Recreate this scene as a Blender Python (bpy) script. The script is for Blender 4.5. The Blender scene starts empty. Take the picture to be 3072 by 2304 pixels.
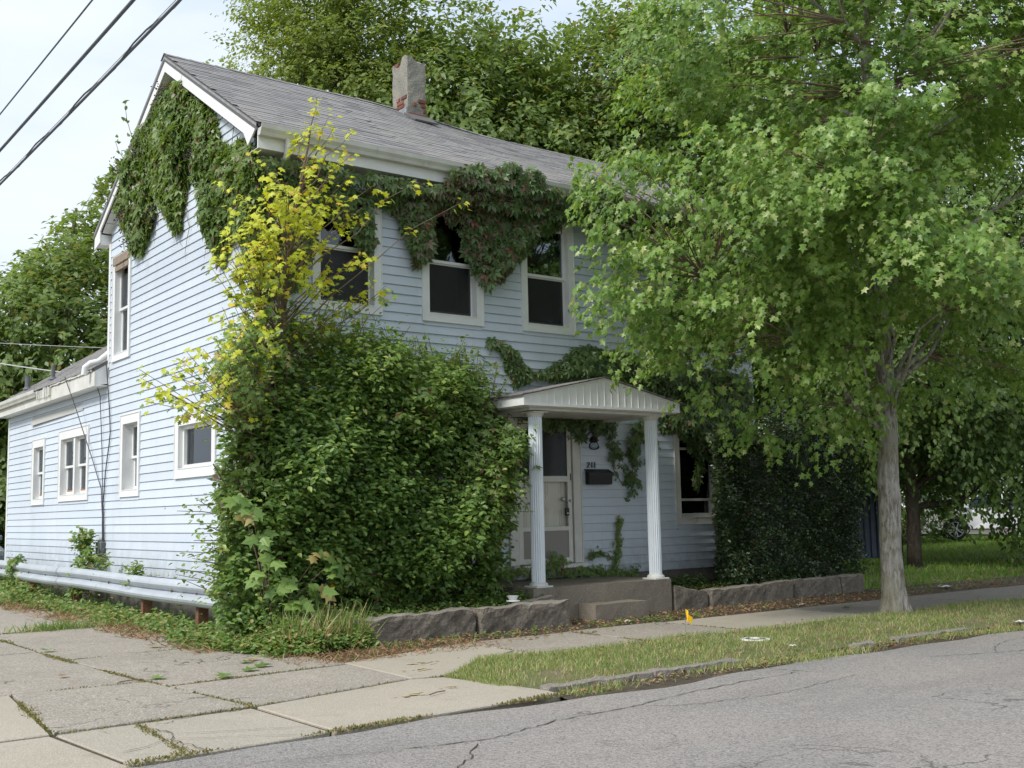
import bpy, bmesh, math, random
import numpy as np
from mathutils import Matrix, Vector

random.seed(7)
RNG = np.random.default_rng(7)
SC = bpy.context.scene
COL = SC.collection
R = math.radians

# ------------------------------------------------------------------ camera
YAW, PITCH, ROLL = R(36.9587), R(6.582), R(-1.19)
fw = np.array([math.sin(YAW)*math.cos(PITCH), math.cos(YAW)*math.cos(PITCH), math.sin(PITCH)])
rt = np.array([math.cos(YAW), -math.sin(YAW), 0.0])
up = np.cross(rt, fw)
rt2 = rt*math.cos(ROLL)+up*math.sin(ROLL)
up2 = -rt*math.sin(ROLL)+up*math.cos(ROLL)
cam = bpy.data.cameras.new('camera')
cam.sensor_width = 36.0
cam.lens = 3374.4/3072*36.0
cam.clip_start = 0.1
cam.clip_end = 2000
camo = bpy.data.objects.new('camera', cam)
CAM = np.array([0.0, 0.0, 1.4])
camo.matrix_world = Matrix(((rt2[0], up2[0], -fw[0], 0), (rt2[1], up2[1], -fw[1], 0), (rt2[2], up2[2], -fw[2], 1.4), (0, 0, 0, 1)))
COL.objects.link(camo)
SC.camera = camo

# ------------------------------------------------------------------ sky, sun, exposure
SUN_DIR = Vector((-0.74, -0.10, 0.76)).normalized()          # towards the sun
sun_el = math.asin(SUN_DIR.z)
sun_az = math.atan2(SUN_DIR.x, SUN_DIR.y)
W = bpy.data.worlds.new('World')
SC.world = W
W.use_nodes = True
nt = W.node_tree
nt.nodes.clear()
wo = nt.nodes.new('ShaderNodeOutputWorld')
sky = nt.nodes.new('ShaderNodeTexSky')
sky.sky_type = 'NISHITA'
sky.sun_disc = False
sky.sun_elevation = sun_el
sky.sun_rotation = sun_az
bg1 = nt.nodes.new('ShaderNodeBackground')
bg1.inputs['Strength'].default_value = 0.08
nt.links.new(sky.outputs[0], bg1.inputs[0])
bg2 = nt.nodes.new('ShaderNodeBackground')                   # thin cloud layer
bg2.inputs['Strength'].default_value = 1.0
tc = nt.nodes.new('ShaderNodeTexCoord')
mp = nt.nodes.new('ShaderNodeMapping')
mp.inputs['Scale'].default_value = (1.0, 1.0, 3.0)
nz = nt.nodes.new('ShaderNodeTexNoise')
nz.inputs['Scale'].default_value = 2.2
nz.inputs['Detail'].default_value = 7
nz.inputs['Roughness'].default_value = 0.55
nt.links.new(tc.outputs['Generated'], mp.inputs[0])
nt.links.new(mp.outputs[0], nz.inputs['Vector'])
cr = nt.nodes.new('ShaderNodeValToRGB')
cr.color_ramp.elements[0].position = 0.35
cr.color_ramp.elements[0].color = (0.40, 0.465, 0.56, 1)
cr.color_ramp.elements[1].position = 0.66
cr.color_ramp.elements[1].color = (0.52, 0.555, 0.60, 1)
nt.links.new(nz.outputs['Fac'], cr.inputs[0])
nt.links.new(cr.outputs[0], bg2.inputs[0])
mr = nt.nodes.new('ShaderNodeMapRange')
mr.inputs['From Min'].default_value = 0.25
mr.inputs['From Max'].default_value = 0.5
mr.inputs['To Min'].default_value = 0.80
mr.inputs['To Max'].default_value = 0.97
nt.links.new(nz.outputs['Fac'], mr.inputs['Value'])
mx = nt.nodes.new('ShaderNodeMixShader')
nt.links.new(mr.outputs[0], mx.inputs[0])
nt.links.new(bg1.outputs[0], mx.inputs[1])
nt.links.new(bg2.outputs[0], mx.inputs[2])
nt.links.new(mx.outputs[0], wo.inputs[0])

sl = bpy.data.lights.new('sun', 'SUN')
sl.energy = 1.9
sl.angle = R(14)
sl.color = (1.0, 0.96, 0.90)
so = bpy.data.objects.new('sun', sl)
so.rotation_euler = (-SUN_DIR).to_track_quat('-Z', 'Y').to_euler()
so.location = (-20, 10, 30)
COL.objects.link(so)

SC.view_settings.view_transform = 'Standard'
SC.view_settings.look = 'None'
SC.view_settings.gamma = 1.0
SC.view_settings.exposure = 0.95
SC.view_settings.use_curve_mapping = False
SC.render.engine = 'CYCLES'
SC.cycles.max_bounces = 8
SC.cycles.transparent_max_bounces = 12

# ------------------------------------------------------------------ material helpers
class NT:
    def __init__(s, name):
        s.m = bpy.data.materials.new(name)
        s.m.use_nodes = True
        s.t = s.m.node_tree
        s.t.nodes.clear()
        s.out = s.n('ShaderNodeOutputMaterial')
    def n(s, t, **k):
        x = s.t.nodes.new(t)
        for a, b in k.items():
            setattr(x, a, b)
        return x
    def l(s, a, b):
        s.t.links.new(a, b)
    def coord(s, scale=(1, 1, 1)):
        g = s.n('ShaderNodeNewGeometry')
        m = s.n('ShaderNodeMapping')
        m.inputs['Scale'].default_value = scale
        s.l(g.outputs['Position'], m.inputs[0])
        return m.outputs[0]
    def noise(s, scale, detail=5, vec=None, rough=0.55, dist=0.0):
        x = s.n('ShaderNodeTexNoise')
        x.inputs['Scale'].default_value = scale
        x.inputs['Detail'].default_value = detail
        x.inputs['Roughness'].default_value = rough
        x.inputs['Distortion'].default_value = dist
        s.l(vec if vec is not None else s.coord(), x.inputs['Vector'])
        return x.outputs['Fac']
    def ramp(s, fac, p0, p1, c0=(0, 0, 0, 1), c1=(1, 1, 1, 1)):
        x = s.n('ShaderNodeValToRGB')
        x.color_ramp.elements[0].position = p0
        x.color_ramp.elements[0].color = c0
        x.color_ramp.elements[1].position = p1
        x.color_ramp.elements[1].color = c1
        s.l(fac, x.inputs[0])
        return x.outputs[0]
    def mix(s, fac, a, b, bt='MIX'):
        x = s.n('ShaderNodeMix', data_type='RGBA', blend_type=bt)
        if isinstance(fac, float):
            x.inputs[0].default_value = fac
        else:
            s.l(fac, x.inputs[0])
        for v, i in ((a, 6), (b, 7)):
            if isinstance(v, tuple):
                x.inputs[i].default_value = (v[0], v[1], v[2], 1)
            else:
                s.l(v, x.inputs[i])
        return x.outputs[2]
    def math(s, op, a, b=None, c=None):
        x = s.n('ShaderNodeMath', operation=op)
        for v, i in ((a, 0), (b, 1), (c, 2)):
            if v is None:
                continue
            if isinstance(v, (int, float)):
                x.inputs[i].default_value = v
            else:
                s.l(v, x.inputs[i])
        return x.outputs[0]
    def bump(s, h, strength=0.3, dist=0.01, normal=None):
        x = s.n('ShaderNodeBump')
        x.inputs['Strength'].default_value = strength
        x.inputs['Distance'].default_value = dist
        s.l(h, x.inputs['Height'])
        if normal is not None:
            s.l(normal, x.inputs['Normal'])
        return x.outputs[0]
    def rnd(s):
        g = s.n('ShaderNodeNewGeometry')
        o = s.n('ShaderNodeObjectInfo')
        return s.math('FRACT', s.math('ADD', g.outputs['Random Per Island'], o.outputs['Random']))
    def bsdf(s, col, rough=0.6, normal=None, spec=0.5, metal=0.0):
        b = s.n('ShaderNodeBsdfPrincipled')
        if isinstance(col, tuple):
            b.inputs['Base Color'].default_value = (col[0], col[1], col[2], 1)
        else:
            s.l(col, b.inputs['Base Color'])
        if isinstance(rough, (int, float)):
            b.inputs['Roughness'].default_value = rough
        else:
            s.l(rough, b.inputs['Roughness'])
        b.inputs['Specular IOR Level'].default_value = spec
        b.inputs['Metallic'].default_value = metal
        if normal is not None:
            s.l(normal, b.inputs['Normal'])
        return b.outputs[0]
    def done(s, shader):
        s.l(shader, s.out.inputs[0])
        return s.m

def M(name, c1, c2=None, scale=4.0, rough=0.65, bump=0.0, bscale=60.0, c3=None, s3=1.2, t3=(0.55, 0.7), spec=0.4, metal=0.0, stretch=(1, 1, 1), bdist=0.01, isl=0.0):
    q = NT(name)
    co = q.coord(stretch)
    col = c1
    if c2 is not None:
        col = q.mix(q.ramp(q.noise(scale, 6, co), 0.3, 0.7), c1, c2)
    if c3 is not None:
        col = q.mix(q.ramp(q.noise(s3, 7, co, 0.65), t3[0], t3[1]), col, c3)
    if isl:
        v = q.math('MULTIPLY_ADD', q.rnd(), isl*2, 1.0-isl)
        cb = q.n('ShaderNodeCombineColor')
        for i in range(3):
            q.l(v, cb.inputs[i])
        col = q.mix(1.0, col, cb.outputs[0], 'MULTIPLY')
    nrm = None
    if bump:
        nrm = q.bump(q.noise(bscale, 8, co, 0.6), bump, bdist)
    return q.done(q.bsdf(col, rough, nrm, spec, metal))

def leafmat(name, a, b, c=None, cfrac=0.1, transl=0.30, rough=0.5, clump=0.9):
    """a, b: the two main leaf colours; c: a rare third one"""
    q = NT(name)
    r = q.rnd()
    cl = q.noise(clump, 3)
    f = q.math('ADD', q.math('MULTIPLY', r, 0.6), q.math('MULTIPLY', q.ramp(cl, 0.35, 0.65), 0.4))
    col = q.mix(f, a, b)
    if c is not None:
        r2 = q.math('FRACT', q.math('MULTIPLY', r, 37.3))
        g = q.math('GREATER_THAN', r2, 1.0-cfrac)
        col = q.mix(g, col, c)
    p = q.bsdf(col, rough, None, 0.5)
    tr = q.n('ShaderNodeBsdfTranslucent')
    tcol = q.mix(1.0, col, (1.7, 1.6, 0.9), 'MULTIPLY')
    q.l(tcol, tr.inputs[0])
    ms = q.n('ShaderNodeMixShader')
    ms.inputs[0].default_value = transl
    q.l(p, ms.inputs[1])
    q.l(tr.outputs[0], ms.inputs[2])
    return q.done(ms.outputs[0])

MT = {}
def mk_siding():
    q = NT('siding_vinyl')
    co = q.coord((1, 1, 0.35))
    col = q.mix(q.ramp(q.noise(1.2, 6, co), 0.3, 0.7), (0.54, 0.605, 0.685), (0.58, 0.64, 0.715))
    col = q.mix(q.math('MULTIPLY', q.ramp(q.noise(1.1, 7, co, 0.65), 0.52, 0.80), 0.55), col, (0.42, 0.44, 0.44))
    # rain streaks and splash grime near the ground
    st = q.noise(9, 5, q.coord((1, 1, 0.05)), 0.6)
    col = q.mix(q.math('MULTIPLY', q.ramp(st, 0.55, 0.75), 0.22), col, (0.33, 0.36, 0.36))
    g = q.n('ShaderNodeNewGeometry')
    sp = q.n('ShaderNodeSeparateXYZ')
    q.l(g.outputs['Position'], sp.inputs[0])
    low = q.n('ShaderNodeMapRange')
    low.inputs['From Min'].default_value = 1.35
    low.inputs['From Max'].default_value = 0.45
    q.l(sp.outputs[2], low.inputs['Value'])
    dirt = q.math('MULTIPLY', q.math('POWER', low.outputs[0], 1.6), q.ramp(q.noise(4.5, 8, None, 0.7), 0.30, 0.65))
    col = q.mix(q.math('MULTIPLY', dirt, 0.75), col, (0.20, 0.20, 0.165))
    v = q.math('MULTIPLY_ADD', q.rnd(), 0.07, 0.965)
    cb = q.n('ShaderNodeCombineColor')
    for i in range(3):
        q.l(v, cb.inputs[i])
    col = q.mix(1.0, col, cb.outputs[0], 'MULTIPLY')
    return q.done(q.bsdf(col, 0.5, q.bump(q.noise(3.0, 3), 0.25, 0.012), 0.4))
MT['siding'] = mk_siding()
MT['siding_grey'] = M('siding_weathered', (0.45, 0.45, 0.42), (0.38, 0.39, 0.37), 2, 0.6, 0.12, 25, bdist=0.004)
MT['white'] = M('white_paint', (0.76, 0.77, 0.76), (0.70, 0.71, 0.70), 6, 0.45, 0.08, 40, c3=(0.50, 0.49, 0.44), s3=2.5, t3=(0.66, 0.85), bdist=0.003)
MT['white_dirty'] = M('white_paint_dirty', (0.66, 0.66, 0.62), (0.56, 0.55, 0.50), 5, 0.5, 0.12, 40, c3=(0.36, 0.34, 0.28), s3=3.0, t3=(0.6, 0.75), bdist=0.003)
MT['cream'] = M('cream_door_paint', (0.66, 0.64, 0.56), (0.58, 0.56, 0.49), 4, 0.5, 0.05, 40, bdist=0.003)
MT['door_metal'] = M('storm_door_metal', (0.66, 0.65, 0.60), (0.58, 0.57, 0.52), 6, 0.4, 0.05, 50, c3=(0.25, 0.22, 0.18), s3=8, t3=(0.66, 0.75), bdist=0.003)
MT['kick'] = M('kick_panel_taupe', (0.27, 0.25, 0.225), (0.245, 0.23, 0.21), 2, 0.45)
MT['column'] = M('column_white', (0.72, 0.77, 0.81), (0.66, 0.71, 0.75), 6, 0.4, 0.05, 40, bdist=0.003)
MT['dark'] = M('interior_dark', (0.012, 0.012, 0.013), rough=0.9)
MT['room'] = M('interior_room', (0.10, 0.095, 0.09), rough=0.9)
MT['screen'] = M('window_screen', (0.020, 0.019, 0.021), rough=0.6, spec=0.3)
MT['curtain'] = M('curtain_cloth', (0.60, 0.56, 0.48), (0.38, 0.33, 0.28), 7, 0.9, stretch=(4, 4, 0.3))
MT['blind'] = M('blind_slats', (0.36, 0.22, 0.13), (0.22, 0.17, 0.14), 5, 0.7)
MT['rawwood'] = M('orange_wood', (0.42, 0.20, 0.08), (0.30, 0.15, 0.07), 20, 0.7)
MT['oldwood'] = M('weathered_wood', (0.33, 0.26, 0.20), (0.22, 0.18, 0.14), 14, 0.85, 0.3, 40)
MT['black'] = M('black_metal', (0.013, 0.012, 0.012), (0.02, 0.018, 0.016), 10, 0.42)
MT['darkgrey'] = M('dark_grey_metal', (0.10, 0.105, 0.11), (0.15, 0.155, 0.16), 12, 0.5)
MT['bronze'] = M('bronze_digit', (0.11, 0.10, 0.085), rough=0.45)
MT['galv'] = M('galvanised_steel', (0.42, 0.46, 0.50), (0.52, 0.56, 0.60), 2.2, 0.42, 0.15, 18, c3=(0.22, 0.22, 0.21), s3=2.0, t3=(0.60, 0.78), metal=0.25, bdist=0.004)
MT['rust'] = M('rusty_steel', (0.13, 0.06, 0.035), (0.20, 0.10, 0.055), 14, 0.85, 0.3, 60)
MT['cable'] = M('cable_black', (0.05, 0.05, 0.055), rough=0.6)
MT['wire'] = M('wire_grey', (0.085, 0.095, 0.115), (0.12, 0.13, 0.15), 3, 0.55)
MT['wire_pale'] = M('wire_pale', (0.45, 0.45, 0.45), rough=0.6)
MT['found'] = M('foundation_block', (0.12, 0.105, 0.09), (0.20, 0.18, 0.155), 8, 0.9, 0.5, 50)
MT['stucco'] = M('chimney_parging', (0.31, 0.295, 0.245), (0.20, 0.195, 0.17), 5, 0.95, 0.9, 32, c3=(0.24, 0.16, 0.12), s3=4.5, t3=(0.60, 0.68), bdist=0.02)
MT['brick'] = M('old_brick', (0.21, 0.085, 0.06), (0.15, 0.065, 0.05), 14, 0.9, 0.6, 70, c3=(0.36, 0.30, 0.25), s3=12, t3=(0.6, 0.72), isl=0.25)
MT['flash'] = M('flashing', (0.32, 0.33, 0.34), (0.20, 0.21, 0.22), 9, 0.6, 0.3, 30)
MT['roof_deck'] = M('roof_edge', (0.12, 0.115, 0.115), rough=0.9)
MT['gutter'] = M('gutter_aluminium', (0.62, 0.62, 0.58), (0.50, 0.50, 0.46), 3, 0.4, c3=(0.36, 0.36, 0.32), s3=4, t3=(0.60, 0.75), stretch=(1.5, 1, 0.5))
MT['lawn'] = M('lawn_soil', (0.10, 0.115, 0.045), (0.15, 0.135, 0.07), 3, 0.95, 0.6, 40, c3=(0.17, 0.13, 0.085), s3=1.8, t3=(0.50, 0.66))
MT['soil'] = M('bed_soil', (0.085, 0.065, 0.045), (0.055, 0.045, 0.03), 6, 0.95, 0.9, 40, c3=(0.13, 0.10, 0.06), s3=5, t3=(0.5, 0.65), bdist=0.03)
MT['bark'] = None
MT['yellow'] = M('flag_yellow', (0.85, 0.50, 0.01), rough=0.5)
MT['paper'] = M('litter_white', (0.78, 0.78, 0.76), (0.66, 0.66, 0.64), 20, 0.7)
MT['bluefence'] = M('blue_steel_sheet', (0.045, 0.065, 0.115), (0.06, 0.08, 0.13), 3, 0.5, c3=(0.03, 0.03, 0.04), s3=2, t3=(0.55, 0.75))
MT['carwhite'] = M('car_paint_white', (0.80, 0.80, 0.80), rough=0.2)
MT['cargrey'] = M('car_paint_grey', (0.20, 0.23, 0.27), rough=0.22)
MT['tyre'] = M('tyre_rubber', (0.022, 0.022, 0.024), rough=0.8)
MT['rim'] = M('alloy_rim', (0.55, 0.56, 0.57), rough=0.3, metal=0.7)
MT['carglass'] = M('car_glass', (0.03, 0.045, 0.06), rough=0.05, spec=0.8)
MT['redlamp'] = M('lamp_red', (0.4, 0.02, 0.02), rough=0.25)

def mk_glass():
    q = NT('window_glass')
    fr = q.n('ShaderNodeFresnel')
    fr.inputs[0].default_value = 1.5
    g = q.n('ShaderNodeBsdfGlossy')
    g.inputs['Roughness'].default_value = 0.02
    g.inputs['Color'].default_value = (0.9, 0.95, 1, 1)
    nb = q.bump(q.noise(1.6, 2), 0.08, 0.05)
    q.l(nb, g.inputs['Normal'])
    t = q.n('ShaderNodeBsdfTransparent')
    t.inputs[0].default_value = (0.72, 0.75, 0.76, 1)
    m = q.n('ShaderNodeMixShader')
    q.l(q.math('MULTIPLY_ADD', fr.outputs[0], 1.0, 0.02), m.inputs[0])
    q.l(t.outputs[0], m.inputs[1])
    q.l(g.outputs[0], m.inputs[2])
    return q.done(m.outputs[0])
MT['glass'] = mk_glass()

def mk_shingle():
    q = NT('asphalt_shingle')
    r = q.rnd()
    base = q.mix(q.ramp(r, 0.0, 1.0), (0.20, 0.195, 0.195), (0.32, 0.312, 0.308))
    st = q.noise(1.3, 6, q.coord((1, 1, 1)), 0.6)
    base = q.mix(q.ramp(st, 0.42, 0.72), base, (0.34, 0.325, 0.305))
    gr = q.noise(160, 2)
    base = q.mix(q.ramp(gr, 0.35, 0.65), q.mix(1.0, base, (0.72, 0.72, 0.74), 'MULTIPLY'), base)
    return q.done(q.bsdf(base, 0.95, q.bump(gr, 0.5, 0.004), 0.15))
MT['shingle'] = mk_shingle()

def mk_concrete(name, a, b, spot, grain, gs, cracks=True):
    q = NT(name)
    co = q.coord()
    col = q.mix(q.ramp(q.noise(0.9, 8, co, 0.65), 0.32, 0.68), a, b)
    g = q.n('ShaderNodeTexVoronoi')
    g.inputs['Scale'].default_value = gs
    q.l(co, g.inputs['Vector'])
    gc = q.n('ShaderNodeSeparateColor')
    q.l(g.outputs['Color'], gc.inputs[0])
    col = q.mix(q.math('MULTIPLY', q.ramp(gc.outputs[0], 0.2, 0.9), grain), col, spot)
    col = q.mix(q.math('MULTIPLY', q.ramp(gc.outputs[1], 0.72, 1.0), grain*0.8), col, (0.55, 0.53, 0.50))
    col = q.mix(q.math('MULTIPLY', q.ramp(q.noise(2.6, 9, co, 0.7), 0.56, 0.72), 0.5), col, spot)
    h = g.outputs['Distance']
    nrm = q.bump(h, 0.5, 0.006)
    if cracks:
        v = q.n('ShaderNodeTexVoronoi', feature='DISTANCE_TO_EDGE')
        v.inputs['Scale'].default_value = 0.45
        wv = q.n('ShaderNodeVectorMath', operation='ADD')
        nn = q.n('ShaderNodeTexNoise')
        nn.inputs['Scale'].default_value = 1.7
        nn.inputs['Detail'].default_value = 6
        q.l(co, nn.inputs['Vector'])
        sc = q.n('ShaderNodeVectorMath', operation='SCALE')
        sc.inputs['Scale'].default_value = 1.4
        q.l(nn.outputs['Color'], sc.inputs[0])
        q.l(co, wv.inputs[0])
        q.l(sc.outputs[0], wv.inputs[1])
        q.l(wv.outputs[0], v.inputs['Vector'])
        ck = q.ramp(v.outputs['Distance'], 0.0025, 0.006, (1, 1, 1, 1), (0, 0, 0, 1))
        mask = q.ramp(q.noise(0.5, 3, co), 0.50, 0.56)
        ck = q.math('MULTIPLY', ck, mask)
        col = q.mix(q.math('MULTIPLY', ck, 0.75), col, (0.05, 0.048, 0.035))
        nrm = q.bump(ck, 0.8, 0.01, nrm)
    return q.done(q.bsdf(col, 0.9, nrm, 0.2))
MT['aggregate'] = mk_concrete('exposed_aggregate', (0.37, 0.33, 0.275), (0.29, 0.26, 0.22), (0.17, 0.145, 0.115), 0.6, 75, True)
MT['concrete'] = mk_concrete('smooth_concrete', (0.41, 0.365, 0.295), (0.35, 0.315, 0.255), (0.26, 0.225, 0.175), 0.35, 90, False)
MT['concrete_crk'] = mk_concrete('cracked_concrete', (0.40, 0.36, 0.29), (0.34, 0.31, 0.255), (0.22, 0.195, 0.16), 0.35, 90, True)
MT['concrete_dark'] = mk_concrete('dark_old_concrete', (0.26, 0.235, 0.20), (0.20, 0.18, 0.155), (0.13, 0.11, 0.09), 0.45, 80, False)  # darker old concrete: right-hand sidewalk slabs and kerb stones
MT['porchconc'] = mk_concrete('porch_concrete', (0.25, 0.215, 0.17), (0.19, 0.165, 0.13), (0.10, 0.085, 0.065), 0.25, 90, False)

def mk_asphalt():
    q = NT('old_asphalt')
    co = q.coord()
    col = q.mix(q.ramp(q.noise(0.45, 5, co, 0.6), 0.35, 0.65), (0.295, 0.268, 0.245), (0.245, 0.24, 0.228))
    g = q.n('ShaderNodeTexVoronoi')
    g.inputs['Scale'].default_value = 95
    q.l(co, g.inputs['Vector'])
    gc = q.n('ShaderNodeSeparateColor')
    q.l(g.outputs['Color'], gc.inputs[0])
    col = q.mix(q.math('MULTIPLY', q.ramp(gc.outputs[0], 0.35, 1.0), 0.6), col, (0.42, 0.38, 0.35))
    col = q.mix(q.math('MULTIPLY', q.ramp(q.noise(0.9, 7, q.coord((0.35, 1, 1)), 0.65), 0.50, 0.72), 0.45), col, (0.15, 0.14, 0.132))
    col = q.mix(q.math('MULTIPLY', q.ramp(q.noise(3.3, 6, co, 0.7), 0.60, 0.70), 0.35), col, (0.33, 0.295, 0.26))
    col = q.mix(q.math('MULTIPLY', q.ramp(gc.outputs[1], 0.5, 1.0), 0.7), col, (0.085, 0.08, 0.08))
    v = q.n('ShaderNodeTexVoronoi', feature='DISTANCE_TO_EDGE')
    v.inputs['Scale'].default_value = 0.33
    nn = q.n('ShaderNodeTexNoise')
    nn.inputs['Scale'].default_value = 1.3
    nn.inputs['Detail'].default_value = 8
    q.l(co, nn.inputs['Vector'])
    sc = q.n('ShaderNodeVectorMath', operation='SCALE')
    sc.inputs['Scale'].default_value = 2.2
    q.l(nn.outputs['Color'], sc.inputs[0])
    wv = q.n('ShaderNodeVectorMath', operation='ADD')
    q.l(co, wv.inputs[0])
    q.l(sc.outputs[0], wv.inputs[1])
    q.l(wv.outputs[0], v.inputs['Vector'])
    ck = q.ramp(v.outputs['Distance'], 0.002, 0.007, (1, 1, 1, 1), (0, 0, 0, 1))
    ck = q.math('MULTIPLY', ck, q.ramp(q.noise(0.6, 3, co), 0.46, 0.56))
    col = q.mix(q.math('MULTIPLY', ck, 0.6), col, (0.06, 0.058, 0.045))
    nrm = q.bump(g.outputs['Distance'], 0.6, 0.008)
    nrm = q.bump(ck, 0.8, 0.01, nrm)
    return q.done(q.bsdf(col, 0.92, nrm, 0.2))
MT['asphalt'] = mk_asphalt()

def mk_stone():
    q = NT('split_stone')
    co = q.coord()
    col = q.mix(q.ramp(q.noise(5, 8, co, 0.7), 0.3, 0.7), (0.10, 0.083, 0.066), (0.25, 0.22, 0.18))
    # paler colour mixed in where the stone faces upward
    g = q.n('ShaderNodeNewGeometry')
    s = q.n('ShaderNodeSeparateXYZ')
    q.l(g.outputs['Normal'], s.inputs[0])
    topm = q.math('MULTIPLY', q.ramp(s.outputs[2], 0.5, 0.9), 0.8)
    col = q.mix(topm, col, (0.30, 0.275, 0.235))
    col = q.mix(q.ramp(q.noise(40, 4, co, 0.6), 0.60, 0.75), col, (0.30, 0.27, 0.23))
    return q.done(q.bsdf(col, 0.95, q.bump(q.noise(22, 9, co, 0.7), 1.0, 0.03), 0.2))
MT['stone'] = mk_stone()

def mk_bark(name, a, b, moss, sc=22):
    q = NT(name)
    co = q.coord((1, 1, 0.26))
    n1 = q.noise(sc, 8, co, 0.65)
    col = q.mix(q.ramp(n1, 0.42, 0.58), a, b)
    col = q.mix(q.math('MULTIPLY', q.ramp(q.noise(5, 6, q.coord((1, 1, 0.8)), 0.7), 0.45, 0.62), 0.55), col, b)
    col = q.mix(q.math('MULTIPLY', q.ramp(q.noise(1.6, 4), 0.52, 0.66), 0.6), col, moss)
    col = q.mix(q.ramp(q.noise(14, 6, q.coord((1, 1, 3.5)), 0.7), 0.62, 0.72), col, (0.42, 0.40, 0.36))
    return q.done(q.bsdf(col, 0.9, q.bump(n1, 1.0, 0.02), 0.2))
MT['bark'] = mk_bark('maple_bark', (0.16, 0.135, 0.105), (0.40, 0.38, 0.345), (0.20, 0.19, 0.12), 26)
MT['bark_dark'] = mk_bark('dark_bark', (0.06, 0.045, 0.035), (0.11, 0.09, 0.07), (0.08, 0.07, 0.045))
MT['twig'] = M('twig_bark', (0.13, 0.085, 0.06), (0.19, 0.14, 0.10), 20, 0.85)

LM = {}
LM['maple'] = leafmat('maple_leaf', (0.095, 0.195, 0.038), (0.24, 0.36, 0.078), (0.36, 0.43, 0.16), 0.10, 0.38, 0.42)
LM['yellow'] = leafmat('yellow_maple_leaf', (0.38, 0.46, 0.03), (0.60, 0.61, 0.045), (0.66, 0.48, 0.06), 0.05, 0.36, clump=1.6)
LM['creeper'] = leafmat('creeper_leaf', (0.085, 0.16, 0.034), (0.20, 0.28, 0.065), (0.14, 0.07, 0.05), 0.06, 0.28, 0.42)
LM['creeper_dark'] = leafmat('creeper_leaf_dark', (0.068, 0.13, 0.042), (0.16, 0.235, 0.08), (0.17, 0.10, 0.07), 0.05, 0.24, 0.42)
LM['creeper_red'] = leafmat('creeper_leaf_reddening', (0.085, 0.11, 0.05), (0.15, 0.13, 0.075), (0.23, 0.09, 0.07), 0.18, 0.12, 0.42)
LM['bush'] = leafmat('shrub_leaf', (0.065, 0.14, 0.03), (0.18, 0.29, 0.065), (0.28, 0.37, 0.09), 0.12, 0.34, 0.42, clump=1.3)
LM['bush_top'] = leafmat('shrub_bright_leaf', (0.12, 0.22, 0.04), (0.26, 0.37, 0.08), (0.36, 0.42, 0.10), 0.10, 0.38, 0.42, clump=1.3)  # brighter, yellower leaf for the upper shrub and its loose shoots
LM['yew'] = leafmat('hedge_leaf', (0.022, 0.045, 0.020), (0.085, 0.135, 0.045), (0.08, 0.05, 0.03), 0.07, 0.06, 0.38, 2.2)
LM['bgtree'] = leafmat('background_leaf', (0.10, 0.165, 0.042), (0.22, 0.31, 0.085), (0.30, 0.25, 0.06), 0.03, 0.40, clump=0.5)
LM['locust'] = leafmat('locust_leaf', (0.16, 0.23, 0.045), (0.25, 0.31, 0.07), None, 0, 0.42, clump=0.5)
LM['yard'] = leafmat('yard_tree_leaf', (0.06, 0.12, 0.025), (0.14, 0.22, 0.045), None, 0, 0.30, clump=0.6)
LM['weed'] = leafmat('weed_leaf', (0.09, 0.18, 0.04), (0.21, 0.31, 0.075), (0.36, 0.30, 0.12), 0.14, 0.28, clump=2)
LM['grass'] = leafmat('grass_blade', (0.13, 0.22, 0.045), (0.28, 0.34, 0.10), (0.48, 0.40, 0.22), 0.24, 0.25, clump=0.9)
LM['lawngrass'] = leafmat('lawn_blade', (0.13, 0.25, 0.03), (0.20, 0.33, 0.045), (0.22, 0.24, 0.07), 0.08, 0.25, clump=0.8)
LM['joint'] = leafmat('joint_moss', (0.12, 0.13, 0.035), (0.20, 0.20, 0.06), (0.30, 0.22, 0.10), 0.25, 0.2, clump=3)
LM['litter'] = leafmat('dry_leaf', (0.22, 0.12, 0.06), (0.34, 0.21, 0.11), (0.20, 0.24, 0.08), 0.15, 0.1)
LM['berry'] = M('creeper_berry', (0.03, 0.018, 0.035), (0.05, 0.025, 0.035), 10, 0.4)

# ------------------------------------------------------------------ object helpers
ORG = {}
def thing(name, label, cat, loc=(0, 0, 0), group=None, kind=None):
    o = bpy.data.objects.new(name, None)
    o.empty_display_size = 0.2
    COL.objects.link(o)
    o.location = loc
    ORG[o.name] = Vector(loc)
    if kind:
        o['kind'] = kind
    else:
        o['label'] = label
        o['category'] = cat
    if group:
        o['group'] = group
    return o

def tag(o, label, cat, group=None):
    o['label'] = label
    o['category'] = cat
    if group:
        o['group'] = group
    return o

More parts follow.
